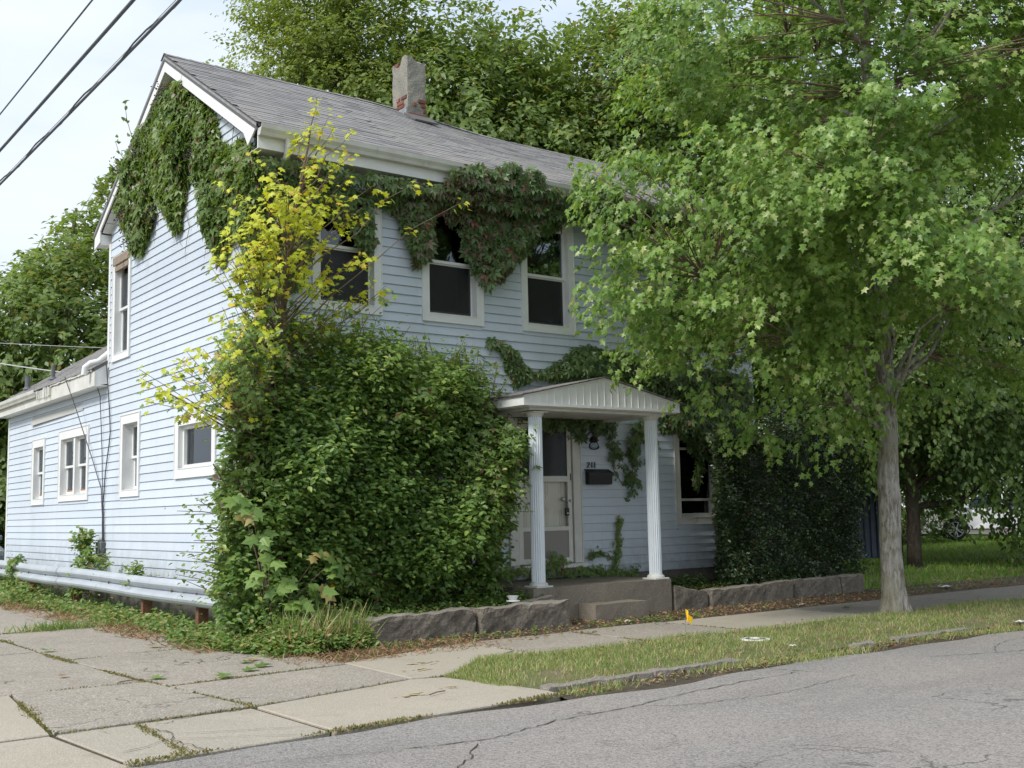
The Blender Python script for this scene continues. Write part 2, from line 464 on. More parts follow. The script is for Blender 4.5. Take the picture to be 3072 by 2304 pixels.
class B:
    """collects shapes for one mesh object (world coordinates)"""
    def __init__(s):
        s.v = []
        s.f = []
    def add(s, vs, fs):
        k = len(s.v)
        s.v += [tuple(map(float, p)) for p in vs]
        s.f += [tuple(i+k for i in f) for f in fs]
        return s
    def box(s, x0, x1, y0, y1, z0, z1):
        return s.add([(x0, y0, z0), (x1, y0, z0), (x1, y1, z0), (x0, y1, z0), (x0, y0, z1), (x1, y0, z1), (x1, y1, z1), (x0, y1, z1)],
                     [(0, 3, 2, 1), (4, 5, 6, 7), (0, 1, 5, 4), (1, 2, 6, 5), (2, 3, 7, 6), (3, 0, 4, 7)])
    def prism(s, poly, axis, a, b):
        """poly of 2D points extruded along axis ('x': (y,z), 'y': (x,z), 'z': (x,y))"""
        n = len(poly)
        def P(p, t):
            return (t, p[0], p[1]) if axis == 'x' else ((p[0], t, p[1]) if axis == 'y' else (p[0], p[1], t))
        vs = [P(p, a) for p in poly]+[P(p, b) for p in poly]
        fs = [tuple(range(n))[::-1], tuple(range(n, 2*n))]+[(i, (i+1) % n, n+(i+1) % n, n+i) for i in range(n)]
        return s.add(vs, fs)
    def tube(s, path, rad, n=8, cap=True):
        path = [Vector(p) for p in path]
        if not isinstance(rad, (list, tuple, np.ndarray)):
            rad = [rad]*len(path)
        vs = []
        ref = None
        for i, p in enumerate(path):
            d = (path[min(i+1, len(path)-1)]-path[max(i-1, 0)]).normalized()
            if ref is None:
                ref = Vector((0, 0, 1)) if abs(d.z) < 0.9 else Vector((1, 0, 0))
            a = d.cross(ref).normalized()
            b = a.cross(d).normalized()
            ref = b
            for k in range(n):
                t = 2*math.pi*k/n
                vs.append(p+(a*math.cos(t)+b*math.sin(t))*rad[i])
        fs = []
        for i in range(len(path)-1):
            for k in range(n):
                fs.append((i*n+k, i*n+(k+1) % n, (i+1)*n+(k+1) % n, (i+1)*n+k))
        if cap:
            fs.append(tuple(range(n))[::-1])
            fs.append(tuple((len(path)-1)*n+k for k in range(n)))
        return s.add(vs, fs)
    def lathe(s, prof, c, axis='z', n=16):
        vs = []
        for r, h in prof:
            for k in range(n):
                t = 2*math.pi*k/n
                a, b = r*math.cos(t), r*math.sin(t)
                if axis == 'z':
                    vs.append((c[0]+a, c[1]+b, c[2]+h))
                elif axis == 'y':
                    vs.append((c[0]+a, c[1]+h, c[2]+b))
                else:
                    vs.append((c[0]+h, c[1]+a, c[2]+b))
        fs = []
        m = len(prof)
        for i in range(m-1):
            for k in range(n):
                fs.append((i*n+k, i*n+(k+1) % n, (i+1)*n+(k+1) % n, (i+1)*n+k))
        fs.append(tuple(range(n))[::-1])
        fs.append(tuple((m-1)*n+k for k in range(n)))
        return s.add(vs, fs)
    def obj(s, name, mat, parent=None, bevel=0.0, smooth=False, kind=None, fix=True, loc=None):
        me = bpy.data.meshes.new(name)
        if parent is not None:
            off = ORG[parent.name]
        else:
            off = Vector(loc) if loc is not None else Vector((0, 0, 0))
        me.from_pydata([tuple(Vector(p)-off) for p in s.v], [], s.f)
        if fix or bevel:
            bm = bmesh.new()
            bm.from_mesh(me)
            if fix:
                bmesh.ops.recalc_face_normals(bm, faces=bm.faces)
            if bevel:
                bmesh.ops.bevel(bm, geom=[e for e in bm.edges if e.is_manifold and e.calc_face_angle(0) > 0.6], offset=bevel, segments=1, affect='EDGES')
            bm.to_mesh(me)
            bm.free()
        if smooth:
            me.shade_smooth()
        me.materials.append(mat)
        o = bpy.data.objects.new(name, me)
        COL.objects.link(o)
        if parent is not None:
            o.parent = parent
            ORG[o.name] = off
        else:
            o.location = off
            ORG[o.name] = off
        if kind:
            o['kind'] = kind
        return o

def box(name, mat, parent, x0, x1, y0, y1, z0, z1, bevel=0.0, **k):
    return B().box(x0, x1, y0, y1, z0, z1).obj(name, mat, parent, bevel, **k)

def inst(name, me, mat4, parent, root_off):
    o = bpy.data.objects.new(name, me)
    COL.objects.link(o)
    o.parent = parent
    m = mat4.copy()
    m.translation = m.translation-root_off
    o.matrix_basis = m
    return o

def fnoise(p, s=1.0, seed=0.0):
    """cheap smooth noise in about -1..1 for arrays of points"""
    x, y, z = p[..., 0]*s+seed, p[..., 1]*s+seed*1.7, p[..., 2]*s-seed
    return (np.sin(x*1.3+2.1*np.sin(y*0.9+z))+np.sin(y*1.7+1.9*np.sin(z*1.1+x*0.7))+np.sin(z*1.9+2.3*np.sin(x*1.2-y)))/3.0

def unit(a):
    return a/(np.linalg.norm(a, axis=-1, keepdims=True)+1e-9)

# ------------------------------------------------------------------ leaves
def tm_maple():
    h = [(0.2, -0.03), (0.44, 0.10), (0.27, 0.32), (0.54, 0.60), (0.23, 0.60)]
    vs = [(0, 0, 0), (0, 1, -0.10)]
    for x, y in h:
        vs.append((x, y, -0.30*x-0.05*y))
    for x, y in h:
        vs.append((-x, y, -0.30*x-0.05*y))
    return np.array(vs), [(0, 2, 3, 4, 5, 6, 1), (0, 1, 11, 10, 9, 8, 7)]
def tm_ovate(w=0.30, fold=0.35):
    vs = [(0, 0, 0), (0, 1, -0.12), (w, 0.35, fold*w), (w*0.75, 0.7, fold*w*0.5), (-w, 0.35, fold*w), (-w*0.75, 0.7, fold*w*0.5)]
    return np.array(vs), [(0, 2, 3, 1), (0, 1, 5, 4)]
def tm_creeper():
    vs, fs = [], []
    for a, l in ((0, 1.0), (48, 0.86), (-48, 0.86), (100, 0.6), (-100, 0.6)):
        c, s = math.cos(R(a)), math.sin(R(a))
        k = len(vs)
        for x, y, z in ((0, 0.06, 0), (0.20, 0.55, -0.02), (0, 1.0, -0.22), (-0.20, 0.55, -0.02)):
            x, y = x*l*1.05, y*l
            vs.append((x*c+y*s, -x*s+y*c, z*l))
        fs.append((k, k+1, k+2, k+3))
    return np.array(vs), fs
def tm_pinnate():
    vs, fs = [], []
    for i in range(6):
        y = 0.12+0.15*i
        for sg in (1, -1):
            k = len(vs)
            vs += [(0, y, 0), (sg*0.12, y-0.03, 0.0), (sg*0.24, y+0.05, -0.04), (sg*0.11, y+0.06, 0)]
            fs.append((k, k+1, k+2, k+3))
    return np.array(vs), fs
def tm_diamond(w=0.26):
    return np.array([(0, 0, 0), (w, 0.45, 0.05), (0, 1, -0.1), (-w, 0.45, 0.05)]), [(0, 1, 2, 3)]
def tm_blade(w=0.05):
    return np.array([(-w, 0, 0), (w, 0, 0), (w*0.6, 0.6, 0.06), (0, 1, 0.22), (-w*0.6, 0.6, 0.06)]), [(0, 1, 2, 4), (2, 3, 4)]
def tm_maple2():
    h = [(0.40, 0.06), (0.22, 0.32), (0.52, 0.58), (0.20, 0.62)]
    vs = [(0, 0, 0), (0, 1, -0.14)]+[(x, y, -0.35*x) for x, y in h]+[(-x, y, -0.35*x) for x, y in h]
    return np.array(vs), [(0, 2, 3, 4, 5, 1), (0, 1, 9, 8, 7, 6)]
T_MAPLE2 = tm_maple2()
T_MAPLE, T_OV, T_CR, T_PIN, T_DI, T_BL = tm_maple(), tm_ovate(), tm_creeper(), tm_pinnate(), tm_diamond(), tm_blade()

def fast_mesh(name, V, loops, starts, totals, mat):
    me = bpy.data.meshes.new(name)
    me.vertices.add(len(V))
    me.vertices.foreach_set('co', V.astype(np.float32).ravel())
    me.loops.add(len(loops))
    me.loops.foreach_set('vertex_index', loops.astype(np.int32))
    me.polygons.add(len(starts))
    me.polygons.foreach_set('loop_start', starts.astype(np.int32))
    me.polygons.foreach_set('loop_total', totals.astype(np.int32))
    me.update(calc_edges=True)
    me.materials.append(mat)
    return me

def leaves(parent, pos, tip, nrm, size, tmpl, mat, single=0, part='leaf_mass', loc=None, sname='leaf'):
    """nearest `single` leaves become objects of their own (shared mesh), the rest one 'stuff' mesh"""
    off = ORG[parent.name] if parent is not None else Vector(loc or (0, 0, 0))
    offn = np.array(off)
    tip = unit(tip)
    side = unit(np.cross(tip, nrm))
    nn = np.cross(side, tip)
    size = np.broadcast_to(np.asarray(size, float), (len(pos),))
    if single:
        order = np.argsort(np.linalg.norm(pos-CAM, axis=1)-size*30)
        near, rest = order[:single], order[single:]
        tv, tf = tmpl
        me = bpy.data.meshes.new(sname)
        me.from_pydata([tuple(p) for p in tv], [], tf)
        me.materials.append(mat)
        for i in near:
            s = size[i]
            m = Matrix(((side[i][0]*s, tip[i][0]*s, nn[i][0]*s, pos[i][0]), (side[i][1]*s, tip[i][1]*s, nn[i][1]*s, pos[i][1]), (side[i][2]*s, tip[i][2]*s, nn[i][2]*s, pos[i][2]), (0, 0, 0, 1)))
            inst(sname, me, m, parent, off)
        pos, tip, side, nn, size = pos[rest], tip[rest], side[rest], nn[rest], size[rest]
    tv, tf = tmpl
    V = pos[:, None, :]-offn+size[:, None, None]*(tv[None, :, 0:1]*side[:, None, :]+tv[None, :, 1:2]*tip[:, None, :]+tv[None, :, 2:3]*nn[:, None, :])
    N, K = len(pos), len(tv)
    lp = np.concatenate([np.array(f) for f in tf])
    tot = np.array([len(f) for f in tf])
    loops = (lp[None, :]+(np.arange(N)*K)[:, None]).ravel()
    totals = np.tile(tot, N)
    starts = np.concatenate([[0], np.cumsum(totals)[:-1]])
    me = fast_mesh(part, V.reshape(-1, 3), loops, starts, totals, mat)
    o = bpy.data.objects.new(part, me)
    COL.objects.link(o)
    if parent is not None:
        o.parent = parent
    else:
        o.location = off
    o['kind'] = 'stuff'
    return o

def twig_leaves(base, d, length, m, droop=0.5, spread=0.8, rng=RNG, upn=0.7):
    """m leaves along each twig; returns pos, tip, normal"""
    T = len(base)
    t = (np.arange(m)[None, :]+rng.random((T, m)))/m
    length = np.broadcast_to(np.asarray(length, float), (T,))
    d = unit(d)
    p = base[:, None, :]+d[:, None, :]*(t*length[:, None])[..., None]
    p[..., 2] -= droop*0.5*(t**2)*length[:, None]
    lat = unit(np.cross(d, np.array([0, 0, 1.0])+rng.normal(0, 0.2, (T, 3))))
    sg = np.where(np.arange(m) % 2 == 0, 1.0, -1.0)[None, :, None]
    p = p+rng.normal(0, 1, (T, m, 3))*(0.16*length)[:, None, None]
    tip = d[:, None, :]*0.6+lat[:, None, :]*sg*spread+rng.normal(0, 0.30, (T, m, 3))
    tip[..., 2] -= droop
    nrm = np.zeros((T, m, 3))
    nrm[..., 2] = upn
    nrm += d[:, None, :]*0.35+rng.normal(0, 0.35, (T, m, 3))
    return p.reshape(-1, 3), tip.reshape(-1, 3), nrm.reshape(-1, 3)

def in_poly(px, py, poly):
    inside = np.zeros(len(px), bool)
    j = len(poly)-1
    for i in range(len(poly)):
        xi, yi = poly[i]
        xj, yj = poly[j]
        c = ((yi > py) != (yj > py)) & (px < (xj-xi)*(py-yi)/(yj-yi+1e-12)+xi)
        inside ^= c
        j = i
    return inside

def sample_poly(poly, n, rng=RNG):
    P = np.array(poly)
    lo, hi = P.min(0), P.max(0)
    out = []
    c = 0
    while c < n:
        q = lo+rng.random((n*2, 2))*(hi-lo)
        q = q[in_poly(q[:, 0], q[:, 1], poly)]
        out.append(q)
        c += len(q)
    return np.concatenate(out)[:n]

def edge_dist(q, poly):
    d = np.full(len(q), 1e9)
    P = np.array(poly, float)
    for i in range(len(P)):
        a, b = P[i], P[(i+1) % len(P)]
        ab = b-a
        t = np.clip(((q-a)@ab)/(ab@ab+1e-9), 0, 1)
        d = np.minimum(d, np.linalg.norm(q-(a+t[:, None]*ab), axis=1))
    return d

# ================================================================== SETTING
def gz(x, y):
    a = np.clip((np.asarray(x, float)-15)/18, 0, 1)
    b = np.clip((np.asarray(y, float)-11)/6, 0, 1)
    return 0.25*a*(b*b*(3-2*b))

def struct_mesh(name, vs, fs, mat, smooth=False, parent=None):
    me = bpy.data.meshes.new(name)
    if parent is not None:
        po = ORG[parent.name]
        vs = [(v[0]-po.x, v[1]-po.y, v[2]-po.z) for v in vs]
    me.from_pydata(vs, [], fs)
    if smooth:
        me.shade_smooth()
    me.materials.append(mat)
    o = bpy.data.objects.new(name, me)
    COL.objects.link(o)
    if parent is None:
        o['kind'] = 'structure'
    else:
        o.parent = parent
    ORG[o.name] = Vector((0, 0, 0)) if parent is None else ORG[parent.name]
    return o

def sheet(name, xs, ys, zf, mat):
    vs = [(x, y, float(zf(x, y))) for y in ys for x in xs]
    n = len(xs)
    fs = [(j*n+i, j*n+i+1, (j+1)*n+i+1, (j+1)*n+i) for j in range(len(ys)-1) for i in range(n-1)]
    return struct_mesh(name, vs, fs, mat, True)

xs = sorted(set([-700, -300, -120, -60]+list(np.arange(-30, 60.1, 1.0))+[80, 120, 300, 700]))
ys = sorted(set([-700, -300, -120, -60]+list(np.arange(-20, 60.1, 1.0))+[80, 120, 300, 700]))
sheet('ground', xs, ys, lambda x, y: -0.06+gz(x, y)+0.0, MT['lawn'])

# road with an uneven near-kerb edge
vs, fs = [], []
rx = list(np.arange(-40, 90, 0.35))
for i, x in enumerate(rx):
    e = 6.82+0.05*math.sin(x*1.7)+0.04*math.sin(x*4.3+1)+(0.06 if x > 6 else 0)+(0.08*math.sin(x*0.8) if x > 6 else 0)
    for y in (-9.0, -4.0, 0.0, 3.0, 5.5, e):
        vs.append((x, y, -0.022+(0.012 if y < 5 else 0)))
for i in range(len(rx)-1):
    for k in range(5):
        a = i*6+k
        fs.append((a, a+6, a+7, a+1))
struct_mesh('road', vs, fs, MT['asphalt'], True)
struct_mesh('side_street', [(38.0, 6.9, 0.16), (60, 6.9, 0.16), (60, 60, 0.30), (42, 60, 0.30), (40, 24, 0.27)], [(0, 1, 2, 3, 4)], MT['concrete'])

def slab(parent, poly, mat, z=0.0, t=0.12, tilt=0.0):
    c = np.array(poly).mean(0)
    n = len(poly)
    b = B()
    top = [(x, y, z+tilt*(x-c[0])) for x, y in poly]
    b.add([(x, y, z-t) for x, y in poly]+top, [tuple(range(n))[::-1], tuple(range(n, 2*n))]+[(i, (i+1) % n, n+(i+1) % n, n+i) for i in range(n)])
    return b.obj('concrete_slab', mat, parent, bevel=0.008)

AG, CO, CC, CD = MT['aggregate'], MT['concrete'], MT['concrete_crk'], MT['concrete_dark']
drive = thing('driveway', None, None, (3, 12, 0), kind='structure')
struct_mesh('joint_soil', [(-1.2, 6.9, -0.022), (5.5, 6.95, -0.022), (8, 8.5, -0.022), (8, 10.5, -0.022), (5.3, 10.5, -0.022), (5.2, 26, -0.022), (-1.2, 26, -0.022)], [(0, 1, 2, 3, 4, 5, 6)], MT['soil'])
g = 0.010
for poly, mt_, z in [
    ([(2.16+g, 8.10), (3.62-g, 8.17), (3.48-g, 10.02), (2.37+g, 10.10)], AG, 0.004),
    ([(3.62+g, 8.17), (5.25, 8.56), (5.32, 9.78), (3.50+g, 9.62)], AG, 0.0),
    ([(3.49+g, 9.66), (5.32, 9.82), (5.20, 12.30), (3.38+g, 12.15)], AG, 0.006),
    ([(3.38+g, 12.19), (5.20, 12.34), (5.15, 15.9), (3.34+g, 15.7)], AG, -0.002),
    ([(3.34+g, 15.74), (5.15, 15.94), (5.1, 19.2), (3.32+g, 19.0)], AG, 0.004),
    ([(3.32+g, 19.04), (5.1, 19.24), (5.1, 26.0), (3.30+g, 26.0)], AG, 0.0),
    ([(1.6, 10.14), (3.46-g, 10.06), (3.36-g, 13.2), (1.6, 13.2)], AG, 0.0),
    ([(1.6, 13.24), (3.36-g, 13.24), (3.31-g, 16.6), (1.6, 16.6)], AG, 0.005),
    ([(1.6, 16.64), (3.31-g, 16.64), (3.28-g, 26), (1.6, 26)], AG, 0.0),
    ([(-1.2, 8.0), (2.15-g, 8.06), (2.36-g, 10.08), (-1.2, 10.08)], CO, 0.002),
    ([(-1.2, 10.12), (1.58, 10.12), (1.58, 14), (-1.2, 14)], AG, 0.0),
    ([(-1.2, 14.04), (1.58, 14.04), (1.58, 26), (-1.2, 26)], AG, 0.0),
]:
    slab(drive, poly, mt_, z)
apron = thing('driveway_apron', None, None, (3, 7.5, 0), kind='structure')
for poly, mt_, z in [
    ([(-1.2, 6.74), (2.24-g, 6.74), (2.14-g, 8.02), (-1.2, 7.96)], CO, -0.006),
    ([(2.26+g, 6.80), (3.62-g, 6.88), (3.62-g, 8.13), (2.17+g, 8.07)], CC, -0.010),
    ([(3.64+g, 6.88), (5.70, 7.02), (5.70, 7.34), (5.52, 8.42), (5.26, 8.52), (3.64+g, 8.13)], CO, -0.004),
]:
    slab(apron, poly, mt_, z)
walk = thing('sidewalk', None, None, (12, 9.7, 0), kind='structure')
slab(walk, [(5.28, 8.57), (5.56, 8.50), (6.3, 8.95), (7.08, 9.02), (7.10, 10.42), (5.36, 9.92)], CO, 0.0)
slab(walk, [(7.12, 9.04), (8.58, 9.04), (8.62, 10.46), (7.12, 10.44)], AG, 0.002)
slab(walk, [(8.64, 9.06), (10.1, 9.04), (10.15, 10.5), (8.66, 10.5)], AG, 0.004)
x = 10.14
for i, wdt in enumerate((2.5, 2.7, 2.6, 2.6, 2.6, 2.6, 3, 3, 3)):
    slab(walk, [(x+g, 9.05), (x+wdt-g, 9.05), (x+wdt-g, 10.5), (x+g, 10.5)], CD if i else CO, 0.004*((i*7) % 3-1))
    x += wdt

kerb = thing('kerb', None, None, (9, 7.25, 0), kind='structure')

def rough_box(name, x0, x1, y0, y1, z0, z1, mat, parent, cell=0.07, amp=0.02, seed=0.0, shear=0.0, zslope=0.0, fine=0.5):
    nx, ny, nz_ = [max(2, int(round(d/cell))) for d in (x1-x0, y1-y0, z1-z0)]
    bm = bmesh.new()
    def face(f, na, nb):
        vsx = [[bm.verts.new(f(a/na, b/nb)) for b in range(nb+1)] for a in range(na+1)]
        for a in range(na):
            for b in range(nb):
                bm.faces.new((vsx[a][b], vsx[a+1][b], vsx[a+1][b+1], vsx[a][b+1]))
    X = lambda t: x0+(x1-x0)*t
    Y = lambda t: y0+(y1-y0)*t
    Z = lambda t: z0+(z1-z0)*t
    face(lambda a, b: (X(a), Y(b), z0), nx, ny)
    face(lambda a, b: (X(a), Y(b), z1), nx, ny)
    face(lambda a, b: (X(a), y0, Z(b)), nx, nz_)
    face(lambda a, b: (X(a), y1, Z(b)), nx, nz_)
    face(lambda a, b: (x0, Y(a), Z(b)), ny, nz_)
    face(lambda a, b: (x1, Y(a), Z(b)), ny, nz_)
    bmesh.ops.remove_doubles(bm, verts=bm.verts, dist=1e-4)
    bmesh.ops.recalc_face_normals(bm, faces=bm.faces)
    P = np.array([v.co[:] for v in bm.verts])
    d = np.stack([fnoise(P, 6, seed+k)*amp+fnoise(P, 19, seed+5+k)*amp*fine for k in range(3)], 1)
    c = np.array([(x0+x1)/2, (y0+y1)/2, (z0+z1)/2])
    off = ORG[parent.name] if parent is not None else Vector((0, 0, 0))
    for v, dd in zip(bm.verts, d):
        t = (v.co.x-x0)/(x1-x0)
        # round the arrises a little
        e = sum(1 for q, lo, hi in ((v.co.x, x0, x1), (v.co.y, y0, y1), (v.co.z, z0, z1)) if abs(q-lo) < 1e-4 or abs(q-hi) < 1e-4)
        if e > 1:
            v.co += (Vector(c)-v.co).normalized()*amp*0.5*e
        v.co += Vector(dd)
        v.co.y += shear*t
        v.co.z += zslope*t*(1 if v.co.z > c[2] else 0)
        v.co -= off
    me = bpy.data.meshes.new(name)
    bm.to_mesh(me)
    bm.free()
    me.materials.append(mat)
    o = bpy.data.objects.new(name, me)
    COL.objects.link(o)
    if parent is not None:
        o.parent = parent
    ORG[o.name] = off
    return o

for a, b_, s in ((5.72, 6.9, 1), (6.93, 8.1, 2), (9.75, 10.1, 6), (10.45, 11.35, 3), (11.40, 11.85, 4), (14.0, 15.0, 5), (16.6, 18.2, 7)):
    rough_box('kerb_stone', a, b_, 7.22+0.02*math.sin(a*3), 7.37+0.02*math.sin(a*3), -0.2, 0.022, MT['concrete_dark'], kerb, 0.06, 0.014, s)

# the strip of lawn between walk and road
def strip_z(x, y):
    t = min(max((y-7.3)/0.35, 0), 1)*min(max((9.02-y)/0.12, 0), 1)
    t *= min(max((x-5.5)/0.6, 0), 1)
    return -0.03+0.065*t+0.012*math.sin(x*2.3)*t
vs, fs = [], []
lx = list(np.arange(5.55, 42, 0.25))
for x in lx:
    y0 = 7.34 if x > 5.8 else 7.34+(5.8-x)*0.9
    y1 = 9.04 if x > 6.5 else 8.45+(x-5.55)*0.62
    for k in range(9):
        y = y0+(y1-y0)*k/8
        vs.append((x, y, strip_z(x, y)))
for i in range(len(lx)-1):
    for k in range(8):
        a = i*9+k
        fs.append((a, a+9, a+10, a+1))
struct_mesh('grass_verge', vs, fs, MT['lawn'], True)
struct_mesh('gutter_soil', [(5.6, 6.75, -0.030), (42, 6.75, -0.030), (42, 7.4, -0.026), (5.8, 7.4, -0.026)], [(0, 1, 2, 3)], MT['soil'])
# soil strip between the walk and the stone edging, soil beside the road
struct_mesh('soil_strip', [(4.9, 9.9, -0.012), (7.1, 10.38, -0.012), (11, 10.48, -0.012), (38, 10.48, -0.01), (38, 11.3, 0.02), (16, 11.9, 0.01), (12, 12.2, -0.012), (5.0, 26.5, -0.012)],
            [(0, 1, 2, 3, 4, 5, 6, 7)], MT['soil'])
# raised planting beds against the front wall
def bed(name, x0, x1, y0, y1, z):
    nx, ny = int((x1-x0)/0.2), int((y1-y0)/0.2)
    vs, fs = [], []
    for i in range(nx+1):
        for j in range(ny+1):
            xx, yy = x0+(x1-x0)*i/nx, y0+(y1-y0)*j/ny
            vs.append((xx, yy, z+0.03*math.sin(xx*5+yy*3)+0.02*math.sin(xx*11-yy*7)+0.05*j/ny))
    for i in range(nx):
        for j in range(ny):
            a = i*(ny+1)+j
            fs.append((a, a+ny+1, a+ny+2, a+1))
    k = len(vs)
    vs += [(x0, y0, -0.05), (x0, y1, -0.05), (x1, y0, -0.05), (x1, y1, -0.05)]
    fs += [(0, ny, k+1, k), (nx*(ny+1), k+2, k+3, nx*(ny+1)+ny)]
    struct_mesh(name, vs, fs, MT['soil'], False)
bed('planting_bed', 5.9, 9.0, 11.3, 13.0, 0.20)
bed('planting_bed', 11.55, 15.9, 11.8, 13.0, 0.19)

edging = thing('stone_edging', 'low wall of two long rough split stones beside the weeds, left of the porch step', 'stone wall', (7.6, 11.3, 0))
rough_box('stone', 5.95, 7.79, 11.14, 11.42, -0.12, 0.27, MT['stone'], edging, 0.055, 0.020, 1.0, zslope=0.02)
rough_box('stone', 7.815, 9.22, 11.10, 11.42, -0.12, 0.285, MT['stone'], edging, 0.055, 0.022, 7.0, zslope=0.02)
rough_box('stone', 8.55, 9.25, 11.44, 11.62, -0.1, 0.31, MT['stone'], edging, 0.06, 0.016, 3.0, zslope=0.03)
edging2 = thing('stone_edging', 'low stone wall in front of the dark clipped hedge, right of the porch', 'stone wall', (13.8, 11.7, 0))
rough_box('stone', 11.53, 12.26, 11.58, 11.82, -0.12, 0.34, MT['stone'], edging2, 0.055, 0.012, 11.0, shear=0.05, zslope=-0.12)
rough_box('stone', 12.29, 14.14, 11.60, 11.86, -0.12, 0.23, MT['stone'], edging2, 0.055, 0.016, 14.0, zslope=0.05)
rough_box('stone', 14.18, 15.35, 11.62, 11.88, -0.12, 0.28, MT['stone'], edging2, 0.055, 0.016, 17.0)
rough_box('stone', 15.37, 15.95, 11.62, 11.88, -0.12, 0.29, MT['stone'], edging2, 0.055, 0.018, 19.0)

# ================================================================== HOUSE
FX0, FX1, FY = 5.8, 15.0, 13.0          # front wall
SX, SY1, SY2 = 5.8, 18.84, 25.5         # side wall: two storeys to SY1, addition to SY2
EX = 0.1272                             # siding exposure
Z0 = 0.462
house = thing('clapboard_house', 'two-storey pale blue house overgrown with creeper, grey shingled roof and rear addition', 'house', (5.8, 13, 0))
box('foundation', MT['found'], house, FX0+0.03, FX1-0.03, FY+0.03, SY2-0.03, -0.3, 0.50)
# dark core so that no light passes through the open wall boards
box('wall_core', MT['dark'], house, FX0+0.5, FX1-0.3, FY+0.5, SY1-0.05, 0.51, 5.9)
box('wall_core', MT['dark'], house, FX0+0.5, 9.5, SY1, SY2-0.05, 0.51, 3.6)

wins_front = [  # u0, u1 (outer trim), z0, z1, style
    (6.57, 7.59, 4.10, 5.84, 'screen'), (8.25, 9.27, 4.09, 5.83, 'screen'), (9.98, 10.99, 4.09, 5.82, 'plain'),
    (13.07, 14.08, 4.09, 5.82, 'plain'), (13.02, 14.06, 1.18, 2.84, 'lower')]
wins_side = [
    (22.60, 23.50, 1.77, 3.03, 'single'), (19.81, 21.61, 1.80, 3.07, 'double'), (17.20, 18.10, 1.80, 3.08, 'deep'),
    (14.21, 15.69, 2.00, 2.86, 'slider'), (17.76, 18.64, 4.02, 5.78, 'tall')]
DOOR = (9.68, 11.02, 0.55, 2.80)
eave_f, eave_b, ridge_y, ridge_z, eave_z = 12.60, 19.20, 15.9, 8.30, 6.28
slope = (ridge_z-eave_z)/(ridge_y-eave_f)
def sag(x):
    t = min(max((x-8.8)/3.0, 0), 1)
    return -0.16*t*t*(3-2*t)

def segs(lo, hi, cuts):
    out = [(lo, hi)]
    for a, b in cuts:
        nxt = []
        for s, e in out:
            if b <= s or a >= e:
                nxt.append((s, e))
            else:
                if a > s:
                    nxt.append((s, a))
                if b < e:
                    nxt.append((b, e))
        out = nxt
    out = [q for q in out if q[1]-q[0] > 0.01]
    fin = []
    for s, e in out:
        if e-s > 5.0:
            m = s+(e-s)*random.uniform(0.3, 0.7)
            fin += [(s, m-0.0012), (m+0.0012, e)]
        else:
            fin.append((s, e))
    return fin

lip, up_ = 0.019, 0.004
GAP = 0.008
def board_bits(zz, c, d):
    """the strips of a course left below and above an opening"""
    out = []
    if zz < c and c+0.03 < zz+EX:
        out.append((zz, c+0.01))
    if d < zz+EX and d-0.03 > zz:
        out.append((d-0.01, zz+EX))
    return [q for q in out if q[1]-q[0] > 0.012]

k = 0
while True:                                           # front wall: one board per course
    z = Z0+EX*k
    k += 1
    if z > 5.90:
        break
    cuts = [(a+0.02, b-0.02) for a, b, c, d, s in wins_front if c+0.03 < z+EX and d-0.03 > z]
    if DOOR[2] < z+EX and DOOR[3] > z:
        cuts.append((DOOR[0]+0.02, DOOR[1]-0.02))
    bb = B()
    zz = z+random.uniform(-0.0012, 0.0012)
    for s, e in segs(FX0+0.07, FX1, cuts):
        B().prism([(FY-lip-0.005, zz+GAP+0.003), (FY-up_, zz+EX+0.002), (FY+0.02, zz+EX), (FY+0.02, zz), (FY+0.003, zz), (FY+0.003, zz+GAP+0.003)], 'x', s, e).obj('siding_board', MT['siding'], house)
    for a, b_, c, d in [q[:4] for q in wins_front]+[DOOR]:
        for zl, zh in board_bits(zz, c, d):
            B().prism([(FY-(lip+(up_-lip)*(zl-zz)/EX), zl), (FY-(lip+(up_-lip)*(zh-zz)/EX), zh), (FY+0.02, zh), (FY+0.02, zl)], 'x', a+0.021, b_-0.021).obj('siding_board', MT['siding'], house)
k = 0
while True:                                           # side wall and gable
    z = Z0+EX*k
    k += 1
    if z > 8.0:
        break
    lo, hi = FY+0.06, (SY2-0.05 if z < 3.66 else SY1-0.04)
    if z+EX > 6.1:
        h = (8.12-(z+EX*0.5))/slope
        lo, hi = max(lo, ridge_y-h), min(hi, ridge_y+h)
        if hi-lo < 0.15:
            break
    cuts = [(a+0.02, b-0.02) for a, b, c, d, s in wins_side if c+0.03 < z+EX and d-0.03 > z]
    bb = B()
    zz = z+random.uniform(-0.0012, 0.0012)
    for s, e in segs(lo, hi, cuts):
        B().prism([(SX-lip, zz+GAP), (SX-up_, zz+EX+0.002), (SX+0.02, zz+EX), (SX+0.02, zz), (SX+0.004, zz), (SX+0.004, zz+GAP)], 'y', s, e).obj('siding_board', MT['siding'], house)
    for a, b_, c, d in [q[:4] for q in wins_side]:
        for zl, zh in board_bits(zz, c, d):
            B().prism([(SX-(lip+(up_-lip)*(zl-zz)/EX), zl), (SX-(lip+(up_-lip)*(zh-zz)/EX), zh), (SX+0.02, zh), (SX+0.02, zl)], 'y', a+0.021, b_-0.021).obj('siding_board', MT['siding'], house)
